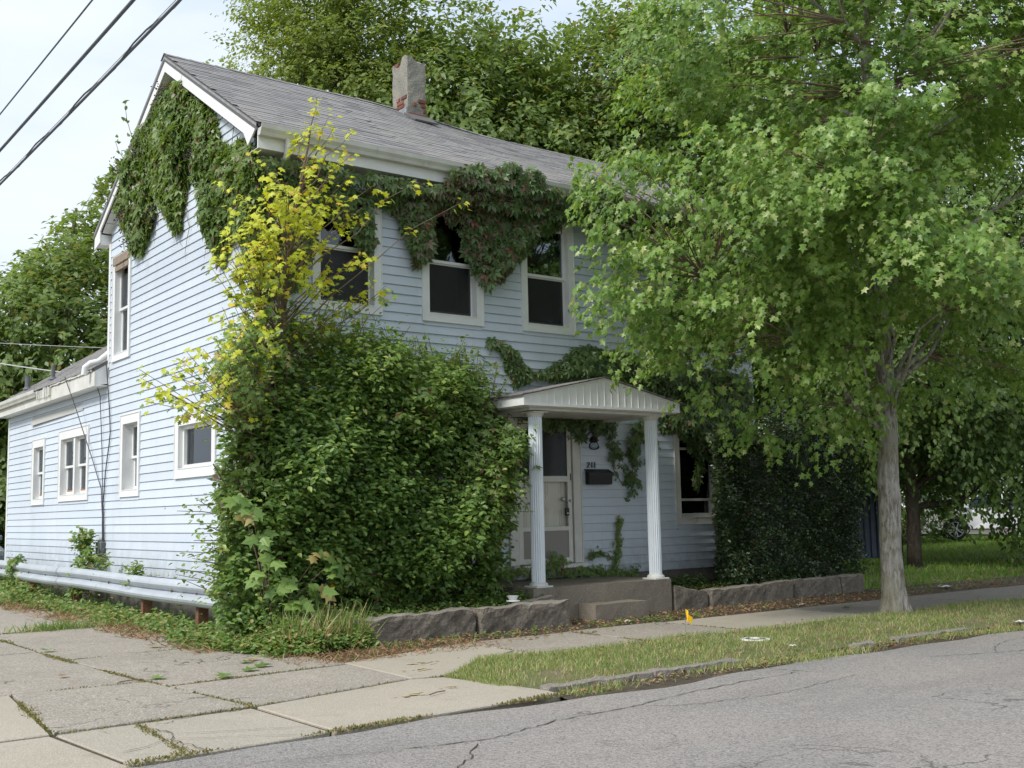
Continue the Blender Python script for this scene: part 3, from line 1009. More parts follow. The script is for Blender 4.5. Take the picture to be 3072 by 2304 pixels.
# the sprung greyish board below the addition's eave
B().add([(SX-0.020, 20.2, 3.36), (SX-0.045, 21.9, 3.345), (SX-0.055, 23.6, 3.33), (SX-0.006, 20.2, 3.50), (SX-0.012, 21.9, 3.50), (SX-0.014, 23.6, 3.50),
         (SX-0.015, 20.2, 3.36), (SX-0.040, 21.9, 3.345), (SX-0.050, 23.6, 3.33)],
        [(0, 1, 4, 3), (1, 2, 5, 4), (6, 7, 1, 0), (7, 8, 2, 1)]).obj('loose_board', MT['siding_grey'], house)
# corner posts
box('corner_post', MT['white'], house, FX0-0.022, FX0+0.07, FY-0.022, FY+0.06, 0.45, 5.98)
box('corner_post', MT['white'], house, SX-0.022, SX+0.08, SY1-0.04, SY1+0.06, 3.95, 6.05)
box('corner_post', MT['white'], house, SX-0.022, SX+0.08, SY2-0.05, SY2+0.06, 0.45, 3.62)
# outer skin of the back and right walls
B().box(FX1-0.02, FX1, FY+0.02, SY1, 0.5, 6.0).box(FX0+0.1, FX1-0.03, SY1-0.02, SY1, 3.7, 6.1).box(SX+0.1, 9.5, SY2-0.02, SY2, 0.5, 3.6).obj('back_wall', MT['siding'], house)
B().prism([(13.0, 6.0), (18.84, 6.0), (15.9, 7.95)], 'x', FX1-0.02, FX1).obj('gable_wall', MT['siding'], house)
B().prism([(13.05, 6.0), (18.8, 6.0), (15.9, 7.75)], 'x', SX+0.05, SX+0.08).obj('gable_backing', MT['dark'], house)
box('frieze_board', MT['white'], house, SX+0.08, 14.9, FY-0.025, FY+0.02, 5.88, 5.97)

def local_box(mapf, u0, u1, d0, d1, z0, z1, b):
    """u along the wall, d outward from it"""
    vs = [mapf(u, d, z) for z in (z0, z1) for u, d in ((u0, d0), (u1, d0), (u1, d1), (u0, d1))]
    b.add(vs, [(0, 3, 2, 1), (4, 5, 6, 7), (0, 1, 5, 4), (1, 2, 6, 5), (2, 3, 7, 6), (3, 0, 4, 7)])
    return b
def frame_box(mapf, u0, u1, z0, z1, w, d0, d1, b, wt=None, wb=None):
    wt = w if wt is None else wt
    wb = w if wb is None else wb
    local_box(mapf, u0, u0+w, d0, d1, z0, z1, b)
    local_box(mapf, u1-w, u1, d0, d1, z0, z1, b)
    local_box(mapf, u0+w, u1-w, d0, d1, z1-wt, z1, b)
    local_box(mapf, u0+w, u1-w, d0, d1, z0, z0+wb, b)
    return b
front_map = lambda u, d, z: (u, FY-d, z)
side_map = lambda u, d, z: (SX-d, u, z)

def window(mapf, u0, u1, z0, z1, style, tw=0.11, rec=0.09):
    whit = MT['white'] if style not in ('lower',) else MT['white_dirty']
    if style == 'deep':
        tw, rec = 0.10, 0.16
    if style == 'slider':
        tw = 0.13
    tt = tw+0.04 if style in ('deep', 'double', 'single', 'tall') else tw
    w = frame_box(mapf, u0, u1, z0, z1, tw, -0.02, 0.030, B(), wt=tt)
    # drip cap and outer bead
    frame_box(mapf, u0-0.012, u1+0.012, z0-0.012, z1+0.012, 0.014, 0.001, 0.040, w)
    w = w.obj('window', whit, house)
    a, b_, c, d = u0+tw, u1-tw, z0+tw, z1-tt
    jm = B()
    local_box(mapf, a-0.01, a, -rec-0.05, -0.021, c, d, jm)
    local_box(mapf, b_, b_+0.01, -rec-0.05, -0.021, c, d, jm)
    local_box(mapf, a-0.01, b_+0.01, -rec-0.05, -0.021, d, d+0.01, jm)
    local_box(mapf, a-0.01, b_+0.01, -rec-0.05, 0.036, c-0.012, c, jm)
    jm.obj('jamb', whit, w)
    units = [(a, b_)]
    if style == 'double':
        m = (a+b_)/2
        local_box(mapf, m-0.05, m+0.05, -rec-0.05, 0.01, c, d, B()).obj('mullion', whit, w)
        units = [(a, m-0.05), (m+0.05, b_)]
    for (p, q) in units:
        if style == 'slider':
            frame_box(mapf, p, q, c, d, 0.05, -rec-0.03, -rec+0.05, B()).obj('sash', whit, w)
            local_box(mapf, p+0.05, q-0.05, -rec, -rec+0.004, c+0.05, d-0.05, B()).obj('pane', MT['glass'], w)
        else:
            mid = (c+d)/2
            if style == 'lower':
                mid = 1.57+0.0
            frame_box(mapf, p, q, mid-0.02, d, 0.045, -rec+0.005, -rec+0.035, B(), wb=0.04).obj('sash', whit, w)
            frame_box(mapf, p, q, c, mid+0.02, 0.045, -rec-0.035, -rec-0.003, B(), wt=0.04, wb=0.06).obj('sash', whit, w)
            local_box(mapf, p+0.045, q-0.045, -rec+0.015, -rec+0.019, mid+0.02, d-0.045, B()).obj('pane', MT['glass'], w)
            local_box(mapf, p+0.045, q-0.045, -rec-0.022, -rec-0.018, c+0.06, mid-0.02, B()).obj('pane', MT['glass'], w)
            if style in ('screen', 'plain'):
                local_box(mapf, p+0.03, q-0.03, -rec+0.004, -rec+0.0, c+0.02, mid-0.03, B()).obj('insect_screen', MT['screen_mesh'], w)
                frame_box(mapf, p+0.012, q-0.012, c+0.012, mid-0.022, 0.018, -rec-0.002, -rec+0.008, B()).obj('screen_frame', MT['white'], w)
            if style == 'lower':
                local_box(mapf, p+0.045, q-0.045, -rec+0.036, -rec+0.046, 2.38, 2.42, B()).obj('storm_rail', whit, w)
    # room behind the glass
    rm = B()
    D = 0.40
    local_box(mapf, a-0.02, b_+0.02, -rec-D-0.01, -rec-D, c-0.02, d+0.02, rm)
    local_box(mapf, a-0.03, a-0.02, -rec-D, -rec-0.05, c-0.02, d+0.02, rm)
    local_box(mapf, b_+0.02, b_+0.03, -rec-D, -rec-0.05, c-0.02, d+0.02, rm)
    local_box(mapf, a-0.02, b_+0.02, -rec-D, -rec-0.05, d+0.02, d+0.03, rm)
    local_box(mapf, a-0.02, b_+0.02, -rec-D, -rec-0.05, c-0.03, c-0.02, rm)
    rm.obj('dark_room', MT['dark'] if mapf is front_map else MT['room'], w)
    if style in ('double', 'tall', 'deep'):
        for (p, q) in units:
            bb = B()
            zz = (c+d)/2+0.06 if style != 'tall' else (c+d)/2+0.2
            while zz < d-0.03:
                vs = [mapf(p+0.02, -rec-0.09, zz), mapf(q-0.02, -rec-0.09, zz), mapf(q-0.02, -rec-0.115, zz+0.012), mapf(p+0.02, -rec-0.115, zz+0.012)]
                bb.add(vs, [(0, 1, 2, 3)])
                zz += 0.028
            bb.obj('blind', MT['blind'] if style == 'double' else MT['curtain'], w, fix=False)
    if style in ('double', 'single', 'slider', 'tall', 'deep'):
        for (p, q) in units:
            bb = B()
            top = d-0.02 if style in ('slider', 'tall') else (c+d)/2+0.02
            n = 40
            lim = [(0.0, 1.0)] if style in ('double', 'deep') else [(0.0, 0.42), (0.55, 1.0)]
            for l0, l1 in lim:
                vs = []
                for i in range(n+1):
                    t = l0+(l1-l0)*i/n
                    dd = -rec-0.14+0.018*math.sin(t*60)+0.008*math.sin(t*23)
                    vs += [mapf(p+(q-p)*t, dd, c), mapf(p+(q-p)*t, dd, top)]
                bb.add(vs, [(2*i, 2*i+2, 2*i+3, 2*i+1) for i in range(n)])
            bb.obj('curtain', MT['curtain'], w, fix=False)
    if style in ('double', 'single'):
        bb = B()
        for (p, q) in units:
            local_box(mapf, p+0.05, q-0.05, -rec-0.002, -rec+0.004, c+0.06, c+0.085, bb)
        bb.obj('wood_strip', MT['rawwood'], w)
    return w

q = NT('insect_screen')
tr = q.n('ShaderNodeBsdfTransparent')
df = q.n('ShaderNodeBsdfPrincipled')
df.inputs['Base Color'].default_value = (0.03, 0.03, 0.032, 1)
df.inputs['Roughness'].default_value = 0.5
ms = q.n('ShaderNodeMixShader')
ms.inputs[0].default_value = 0.55
q.l(tr.outputs[0], ms.inputs[1])
q.l(df.outputs[0], ms.inputs[2])
MT['screen_mesh'] = q.done(ms.outputs[0])

for a, b_, c, d, s in wins_front:
    window(front_map, a, b_, c, d, s)
for a, b_, c, d, s in wins_side:
    w = window(side_map, a, b_, c, d, s)
    if s == 'tall':
        local_box(side_map, a+0.02, b_-0.02, 0.031, 0.045, d-0.16, d-0.03, B()).obj('bare_head_board', MT['oldwood'], w)
        local_box(side_map, a+0.10, b_-0.10, -0.02, 0.036, d-0.27, d-0.19, B()).obj('sill_board', MT['oldwood'], w)

# ---- roof
rake_x = 5.63
def roofpt(x, t, side=1, lift=0.0):
    """t 0 at the eave .. 1 at the ridge"""
    ye = eave_f if side > 0 else eave_b
    y = ye+(ridge_y-ye)*t
    z = eave_z+(ridge_z+sag(x)-eave_z)*t-0.012*math.sin(math.pi*t)*(1 if x > 8 else 0.3)
    return Vector((x, y, z+lift))
bb = B()
for side in (1, -1):
    n = 70
    base = len(bb.v)
    xsr = np.linspace(rake_x-0.02, 15.15, n+1)
    for x in xsr:
        for t in (0, 0.25, 0.5, 0.75, 1.0):
            bb.v.append(tuple(roofpt(x, t, side)))
        for t in (0, 0.25, 0.5, 0.75, 1.0):
            bb.v.append(tuple(roofpt(x, t, side, -0.10)))
    for i in range(n):
        for k in range(4):
            a = base+i*10+k
            bb.f.append((a, a+10, a+11, a+1))
            bb.f.append((a+5, a+6, a+16, a+15))
        a = base+i*10
        bb.f.append((a, a+5, a+15, a+10))
    for a in (base, base+n*10):
        for k in range(4):
            bb.f.append((a+k, a+k+1, a+k+6, a+k+5))
roof = bb.obj('roof', MT['roof_deck'], house)

# shingles on the front slope: the nearest 300 are pieces of their own
L_sl = math.hypot(ridge_y-eave_f, ridge_z-eave_z)
EXS, SW = 0.143, 0.305
rows = int(L_sl/EXS)+1
ang = math.atan2(ridge_z-eave_z, ridge_y-eave_f)
tabs = []
for r_ in range(rows):
    t = (r_*EXS-0.03)/L_sl
    x = rake_x-0.035-(0.15 if r_ % 2 else 0)-0.05*(r_ % 3)
    while x < 15.15:
        x0, x1 = max(x, rake_x-0.035), min(x+SW-0.006, 15.16)
        if x1-x0 > 0.05:
            tabs.append((r_, t, x0, x1))
        x += SW
sm = bpy.data.meshes.new('shingle')
sm.from_pydata([(0, 0, 0.006), (1, 0, 0.006), (1, 0.165, 0.0), (0, 0.165, 0.0), (0, 0, 0.0), (1, 0, 0.0)], [], [(0, 1, 2, 3), (0, 4, 5, 1), (4, 0, 3), (1, 5, 2)])
sm.materials.append(MT['shingle'])
tabs.sort(key=lambda q: (q[2]**2+(12.6+3.3*q[1])**2))
rest = B()
roff = ORG[roof.name]
for i, (r_, t, x0, x1) in enumerate(tabs):
    p = roofpt((x0+x1)/2, max(t, 0), 1)
    if t < 0:
        p = roofpt((x0+x1)/2, 0, 1)+Vector((0, math.cos(ang), math.sin(ang)))*(t*L_sl)
    dzx = (roofpt(x1, max(t, 0), 1).z-roofpt(x0, max(t, 0), 1).z)
    p.z -= dzx*0.5
    p.x = x0
    shx = Matrix.Identity(4)
    shx[2][0] = dzx/max(x1-x0, 0.01)
    # local slope follows the sagging ridge
    a2 = math.atan2(ridge_z+sag((x0+x1)/2)-eave_z, ridge_y-eave_f)
    p.z += 0.012+random.uniform(0, 0.004)
    a2 += random.uniform(-0.004, 0.008)
    m = Matrix.Translation(p) @ shx @ Matrix.Rotation(a2, 4, 'X') @ Matrix.Diagonal((x1-x0, 1, 1, 1))
    if t > 1-0.165/L_sl:
        m = m @ Matrix.Diagonal((1, max(0.3, (1-t)*L_sl/0.165), 1, 1))
    if i < 300:
        inst('shingle', sm, m, roof, roff)
    else:
        rest.add([m @ v.co for v in sm.vertices], [(0, 1, 2, 3), (0, 4, 5, 1), (4, 0, 3), (1, 5, 2)])
rest.obj('far_shingles', MT['shingle'], roof, kind='stuff', fix=False)
cap = B()
x = rake_x-0.03
while x < 15.1:
    p = roofpt(x, 1, 1, 0.018+random.uniform(0, 0.005))
    cap.add([(x, p.y-0.14, p.z-0.075), (x+0.26, p.y-0.14, p.z-0.083), (x+0.26, p.y, p.z-0.004), (x, p.y, p.z+0.006), (x, p.y+0.14, p.z-0.075), (x+0.26, p.y+0.14, p.z-0.083)], [(0, 1, 2, 3), (3, 2, 5, 4)])
    x += 0.2
cap.obj('ridge_shingles', MT['shingle'], roof, fix=False, kind='stuff')

# rake boards, eave boxes, soffits, fascia, gutter
rt_ = 0.0
B().prism([(12.62, 6.24), (15.9, 8.235), (15.9, 8.04), (13.02, 6.26), (12.88, 6.06)], 'x', rake_x-0.012, rake_x+0.012).obj('rake_board', MT['white'], house, bevel=0.003)
B().prism([(19.18, 6.24), (19.20, 5.99), (18.90, 6.07), (18.90, 6.26), (15.9, 8.04), (15.9, 8.235)], 'x', rake_x-0.012, rake_x+0.012).obj('rake_board', MT['white'], house, bevel=0.003)
B().prism([(12.60, 6.262), (15.9, 8.27), (19.20, 6.262), (19.20, 6.225), (15.9, 8.237), (12.60, 6.225)], 'x', rake_x-0.024, rake_x-0.0).obj('drip_edge', MT['flash'], house)
bb = B()
for a, b_, za, zb in ((13.0, 15.9, 6.22, 8.03), (18.84, 15.9, 6.22, 8.03)):       # sloping rake soffit in panels
    n = 14
    for i in range(n):
        t0, t1 = i/n, (i+0.96)/n
        y0, y1, z0, z1 = a+(b_-a)*t0, a+(b_-a)*t1, za+(zb-za)*t0, za+(zb-za)*t1
        bb.add([(rake_x+0.01, y0, z0), (SX+0.03, y0, z0), (SX+0.03, y1, z1), (rake_x+0.01, y1, z1)], [(0, 1, 2, 3)])
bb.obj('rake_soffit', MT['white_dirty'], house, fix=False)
box('eave_return', MT['white'], house, rake_x+0.013, SX+0.03, 18.90, 19.19, 6.04, 6.21)
box('fascia', MT['white'], house, rake_x+0.013, 15.1, 12.62, 12.645, 5.965, 6.20)
bb = B()
x = rake_x+0.02
while x < 15.0:
    bb.box(x, x+0.296, 12.646, 12.99, 5.968, 5.976)
    x += 0.30
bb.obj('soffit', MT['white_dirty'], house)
box('soffit_backing', MT['dark'], house, rake_x+0.03, 15.0, 12.65, 13.0, 5.98, 6.0)
B().prism([(12.615, 6.11), (12.535, 6.11), (12.52, 6.15), (12.49, 6.19), (12.482, 6.245), (12.49, 6.245), (12.50, 6.20), (12.60, 6.20), (12.60, 6.235), (12.615, 6.235)], 'x', rake_x+0.0, 15.1).obj('gutter', MT['gutter'], house)
gb = B()
for x in np.arange(6.2, 15, 0.75):
    gb.box(x, x+0.02, 12.49, 12.61, 6.225, 6.238)
gb.obj('gutter_strap', MT['gutter'], house)
# open elbow under the gutter
B().tube([(6.02, 12.56, 6.12), (6.02, 12.555, 6.02), (6.02, 12.58, 5.94), (6.02, 12.66, 5.86), (6.02, 12.74, 5.80)], [0.038, 0.040, 0.042, 0.042, 0.042], 12).obj('downspout', MT['gutter'], house, smooth=False)

# ---- chimney on the ridge
ch = rough_box('chimney', 9.60, 9.96, 15.5, 15.99, 7.75, 9.05, MT['stucco'], roof, 0.045, 0.006, 3.0, fine=0.8)
for v in ch.data.vertices:
    wx, wy = v.co.x+5.8, v.co.y+13
    if v.co.z > 8.85:
        v.co.z += 0.05*math.sin(wx*23+1)*math.sin(wy*17)+(0.05 if wx < 9.72 and wy < 15.7 else -0.02)
def bricks(lst, face):
    for (u, z, w_) in lst:
        w2, h2 = w_, 0.062
        if face == 'front':
            b_ = B().box(u, u+w2, 15.478, 15.51, z, z+h2)
        else:
            b_ = B().box(9.580, 9.61, u, u+w2, z, z+h2)
        b_.obj('brick', MT['brick'], roof, bevel=0.006)
zb = 7.97
bricks([(9.61, 8.05, 0.20), (9.82, 8.05, 0.13), (9.70, 8.235, 0.07), (9.86, 8.235, 0.09), (9.90, 8.15, 0.06), (9.80, 8.31, 0.15)], 'front')
bricks([(15.62, 8.29, 0.20), (15.53, 8.36, 0.16), (15.60, 8.22, 0.19), (15.80, 8.22, 0.11), (15.66, 8.15, 0.2), (15.74, 8.36, 0.10)], 'side')
bb = B()
bb.box(9.63, 9.80, 15.55, 15.65, 9.03, 9.09).box(9.64, 9.84, 15.7, 15.8, 9.02, 9.08).box(9.60, 9.69, 15.80, 15.93, 9.0, 9.07)
bb.obj('loose_bricks', MT['brick'], roof, bevel=0.006)
B().box(9.56, 10.0, 15.45, 15.505, 7.96, 8.07).box(9.57, 9.598, 15.5, 15.98, 8.02, 8.20).obj('flashing', MT['flash'], roof)
B().prism([(15.18, 7.86), (15.52, 8.06), (15.52, 8.10), (15.17, 7.885)], 'x', 9.54, 10.0).obj('flashing', MT['roof_deck'], roof)

# ---- rear addition: roof, eave box, broken gutter, vents
az, ax = 3.93, 5.56
asl = 0.63
def aroof(x, y, lift=0.0):
    return (x, y, az+(x-ax)*asl+lift)
B().add([aroof(ax, 18.85), aroof(8.7, 18.85), aroof(8.7, 25.62), aroof(ax, 25.62), aroof(ax, 18.85, -0.05), aroof(8.7, 18.85, -0.05), aroof(8.7, 25.62, -0.05), aroof(ax, 25.62, -0.05),
         (11.8, 18.85, az), (11.8, 25.62, az)],
        [(0, 1, 2, 3), (7, 6, 5, 4), (0, 3, 7, 4), (0, 4, 5, 1), (3, 2, 6, 7), (1, 8, 9, 2)]).obj('addition_roof', MT['roof_deck'], house)
bb = B()
for r_ in range(24):
    s0 = r_*0.143
    y = 18.86-(0.15 if r_ % 2 else 0)
    while y < 25.6:
        a, b_ = max(y, 18.86), min(y+0.299, 25.63)
        if b_-a > 0.04:
            x0, x1 = ax-0.03+s0*0.846, ax-0.03+(s0+0.165)*0.846
            l0 = 0.012+random.uniform(0, 0.004)
            bb.add([aroof(x0, a, l0), aroof(x0, b_, l0), aroof(x1, b_, 0.004), aroof(x1, a, 0.004), aroof(x0, a, l0-0.008), aroof(x0, b_, l0-0.008)], [(0, 1, 2, 3), (0, 4, 5, 1)])
        y += 0.305
bb.obj('addition_shingles', MT['shingle'], house, kind='stuff', fix=False)
box('eave_box', MT['white'], house, ax+0.03, SX-0.02, 18.85, 25.6, 3.64, 3.655)
B().prism([(ax+0.03, 3.64), (SX+0.05, 3.70), (SX+0.05, 4.06), (ax+0.03, 3.90)], 'y', 18.855, 18.875).obj('eave_end', MT['white'], house)
box('fascia', MT['white_dirty'], house, ax+0.005, ax+0.03, 18.85, 25.6, 3.64, 3.90)
B().prism([(ax-0.09, 3.92), (ax-0.085, 3.86), (ax-0.06, 3.82), (ax-0.05, 3.79), (ax+0.004, 3.79), (ax+0.004, 3.92), (ax-0.005, 3.92), (ax-0.01, 3.85), (ax-0.075, 3.86), (ax-0.08, 3.925)], 'y', 22.35, 25.75).obj('gutter', MT['gutter'], house)
bb = B()
for i in range(9):                                      # buckled remains of the gutter
    y = 21.45+i*0.1
    h = random.uniform(0.03, 0.12)
    bb.box(ax-0.03+random.uniform(-0.012, 0.012), ax+0.002, y, y+0.055, 3.70+h*0.3, 3.93-h*0.4)
bb.obj('torn_flashing', MT['white_dirty'], house)
bb = B()
for i in range(26):
    y = 18.95+i*0.097
    bb.box(ax-0.02+random.uniform(-0.006, 0.006), ax+0.004, y, y+0.1, 3.885+random.uniform(-0.008, 0.008), 3.925+random.uniform(-0.01, 0.012))
bb.obj('drip_edge', MT['white_dirty'], house)
B().tube([(SX+0.02, 18.92, 4.22), (ax+0.10, 18.95, 4.07), (ax-0.02, 18.99, 4.03), (ax-0.09, 19.05, 3.96), (ax-0.10, 19.07, 3.84)], [0.045, 0.045, 0.048, 0.05, 0.05], 12).obj('roof_downspout', MT['white'], house)
for y in (24.9, 22.95):
    B().tube([(5.98, y, 4.15), (5.98, y, 4.50)], 0.055 if y > 24 else 0.04, 12).lathe([(0.10, 0.0), (0.06, 0.06), (0.056, 0.06)], (5.98, y, 4.20)).obj('roof_vent', MT['darkgrey'], house)

# ---- door group
door = box('door', MT['cream'], house, 9.90, 10.80, 13.06, 13.10, 0.66, 2.70)
bb = B()
for x0, x1 in ((9.99, 10.30), (10.40, 10.71)):
    for z0, z1 in ((0.78, 1.50), (1.62, 1.90), (2.02, 2.56)):
        frame_box(front_map, x0, x1, z0, z1, 0.018, -0.06, -0.052, bb)
        frame_box(front_map, x0+0.04, x1-0.04, z0+0.04, z1-0.04, 0.012, -0.06, -0.054, bb)
bb.obj('panel_moulding', MT['cream'], door)
B().lathe([(0.012, 0), (0.012, -0.03), (0.030, -0.035), (0.032, -0.06), (0.018, -0.075)], (10.70, 13.06, 1.60), 'y', 14).obj('handle', MT['rim'], door, smooth=True)
casing = B()
for x0, x1, z0, z1 in ((9.68, 9.82, 0.66, 2.78), (10.86, 11.00, 0.66, 2.78), (9.82, 10.86, 2.71, 2.78)):
    casing.box(x0, x1, 12.955, 13.02, z0, z1)
casing.box(11.0, 11.02, 12.945, 13.01, 0.66, 2.79).box(9.66, 9.68, 12.945, 13.01, 0.66, 2.79)
casing.obj('door_casing', MT['white_dirty'], house)
B().box(9.66, 11.03, 12.86, 13.05, 0.60, 0.655).box(9.68, 11.01, 12.95, 13.05, 0.52, 0.598).obj('door_sill', MT['white_dirty'], house)
storm = B()
frame_box(front_map, 9.84, 10.84, 0.67, 2.70, 0.075, -0.01, 0.022, storm)
local_box(front_map, 9.915, 10.765, -0.01, 0.022, 1.86, 1.94, storm)
local_box(front_map, 9.915, 10.765, -0.01, 0.022, 1.14, 1.20, storm)
storm = storm.obj('storm_door', MT['door_metal'], house)
local_box(front_map, 9.915, 10.765, 0.0, 0.008, 0.745, 1.14, B()).obj('kick_panel', MT['kick'], storm)
local_box(front_map, 9.915, 10.765, 0.003, 0.007, 1.94, 2.625, B()).obj('pane', MT['glass'], storm)
local_box(front_map, 9.915, 10.765, 0.010, 0.012, 1.945, 2.62, B()).obj('insect_screen', MT['screen_mesh'], storm)
B().lathe([(0.02, 0.0), (0.02, -0.03), (0.012, -0.04)], (10.80, 12.978, 1.58), 'y', 10).obj('handle', MT['rim'], storm)
local_box(front_map, 10.815, 10.83, 0.022, 0.028, 1.88, 1.98, B()).obj('latch', MT['black'], storm)
lock = thing('key_lockbox', 'small black lockbox hanging from the front door handle', 'lockbox', (10.69, 12.93, 1.38))
box('case', MT['black'], lock, 10.655, 10.725, 12.90, 12.94, 1.36, 1.47, bevel=0.006)
B().tube([(10.67, 12.92, 1.47), (10.67, 12.92, 1.54), (10.69, 12.92, 1.565), (10.71, 12.92, 1.54), (10.71, 12.92, 1.47)], 0.006, 8).obj('shackle', MT['darkgrey'], lock)
box('dial', MT['rim'], lock, 10.675, 10.705, 12.897, 12.90, 1.385, 1.40)

# ---- porch
porch = thing('porch', 'small white porch on two fluted columns with a gabled hood over the front door', 'porch', (10.25, 12.3, 0))
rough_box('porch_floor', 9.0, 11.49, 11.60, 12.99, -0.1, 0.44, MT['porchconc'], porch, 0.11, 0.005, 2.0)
def column(x, y, z0, z1):
    prof = []
    n = 20
    b_ = B()
    vs = []
    m = n*4
    for z in (z0, z1):
        for k in range(m):
            t = 2*math.pi*k/m
            r_ = 0.092-(0.009 if k % 4 in (1, 2, 3) else 0.0)-(0.004 if k % 4 == 2 else 0)
            vs.append((x+r_*math.cos(t), y+r_*math.sin(t), z))
    b_.add(vs, [(k, (k+1) % m, m+(k+1) % m, m+k) for k in range(m)]+[tuple(range(m))[::-1], tuple(range(m, 2*m))])
    c = b_.obj('column', MT['column'], porch)
    B().box(x-0.135, x+0.135, y-0.135, y+0.135, z0-0.01, z0+0.012).lathe([(0.128, 0.0), (0.122, 0.028), (0.104, 0.04), (0.101, 0.05)], (x, y, z0+0.012), n=24).obj('base', MT['white_dirty'], c, bevel=0.002)
    B().lathe([(0.101, -0.05), (0.112, -0.03), (0.125, -0.01), (0.128, 0.0)], (x, y, z1), n=24).box(x-0.13, x+0.13, y-0.13, y+0.13, z1, z1+0.012).obj('capital', MT['white_dirty'], c)
column(9.226, 11.77, 0.445, 2.73)
column(11.347, 11.77, 0.445, 2.745)
px0, px1, pyf, pax, paz, psz, pbz = 8.87, 11.72, 11.55, 10.285, 3.235, 2.935, 2.815
zt = lambda x: psz+(paz-psz)*(1-abs(x-pax)/(pax-px0 if x < pax else px1-pax))
x = px0+0.03
while x < px1-0.02:
    x1 = min(x+0.122, px1-0.02)
    za, zb = zt(x)-0.012, zt(x1)-0.012
    pts = [(x, pbz+0.03), (x1, pbz+0.03), (x1, zb)]+([(pax, zt(pax)-0.012)] if x < pax < x1 else [])+[(x, za)]
    B().prism(pts, 'y', pyf+0.006, pyf+0.03).obj('pediment_board', MT['white'], porch)
    B().prism([(x1-0.001, pbz+0.03), (x1+0.004, pbz+0.03), (x1+0.004, zb), (x1-0.001, zb)], 'y', pyf-0.004, pyf+0.028).obj('batten', MT['white'], porch)
    x = x1+0.004
B().box(px0, px1, pyf-0.01, pyf+0.035, pbz-0.01, pbz+0.028).prism([(px0, psz), (pax, paz), (px1, psz), (px1, psz-0.022), (pax, paz-0.022), (px0, psz-0.022)], 'y', pyf-0.012, pyf+0.035).box(px0, px0+0.03, pyf-0.008, pyf+0.035, pbz+0.028, psz-0.022).box(px1-0.03, px1, pyf-0.008, pyf+0.035, pbz+0.028, psz-0.022).obj('pediment_trim', MT['white'], porch)
B().prism([(px0, pbz-0.008), (px0+0.015, pbz-0.008), (px0+0.015, psz-0.002), (px0, psz-0.002)], 'y', pyf+0.036, 12.97).obj('side_fascia', MT['white'], porch)
B().prism([(px1-0.015, pbz-0.008), (px1, pbz-0.008), (px1, psz-0.002), (px1-0.015, psz-0.002)], 'y', pyf+0.036, 12.97).obj('side_fascia', MT['white'], porch)
B().prism([(px0-0.03, psz-0.005), (pax, paz+0.003), (px1+0.03, psz-0.005), (px1+0.03, psz+0.008), (pax, paz+0.020), (px0-0.03, psz+0.008)], 'y', pyf-0.03, 12.98).obj('hood_roof', MT['roof_deck'], porch)
bb = B()
for sgn in (1, -1):
    for r_ in range(9):
        y = pyf-0.035
        while y < 12.97:
            y1 = min(y+0.3, 12.98)
            e = (px1+0.035-r_*0.16) if sgn > 0 else (px0-0.035+r_*0.16)
            i_ = e-sgn*0.18
            f = lambda xx: zt(min(max(xx, px0), px1))+0.010
            if (i_-pax)*sgn > -0.05:
                bb.add([(e, y, f(e)+0.012), (e, y1-0.006, f(e)+0.012), (i_, y1-0.006, f(i_)+0.008), (i_, y, f(i_)+0.008), (e, y, f(e)), (e, y1-0.006, f(e)), (i_, y, f(i_))], [(0, 1, 2, 3), (0, 4, 5, 1), (0, 3, 6, 4)])
            y += 0.305
bb.obj('hood_shingles', MT['shingle'], porch, kind='stuff', fix=False)
y = pyf+0.04
while y < 12.92:                                           # porch ceiling strips running along the wall
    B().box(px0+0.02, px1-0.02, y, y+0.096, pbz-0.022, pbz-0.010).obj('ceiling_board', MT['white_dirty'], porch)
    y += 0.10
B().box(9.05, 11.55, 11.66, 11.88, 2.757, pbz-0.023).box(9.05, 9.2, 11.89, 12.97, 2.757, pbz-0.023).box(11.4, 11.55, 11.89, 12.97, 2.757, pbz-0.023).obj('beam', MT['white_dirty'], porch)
step = rough_box('porch_step', 9.74, 10.68, 11.24, 11.59, -0.1, 0.205, MT['porchconc'], None, 0.09, 0.005, 5.0)
tag(step, 'single worn concrete step in front of the porch floor', 'step')

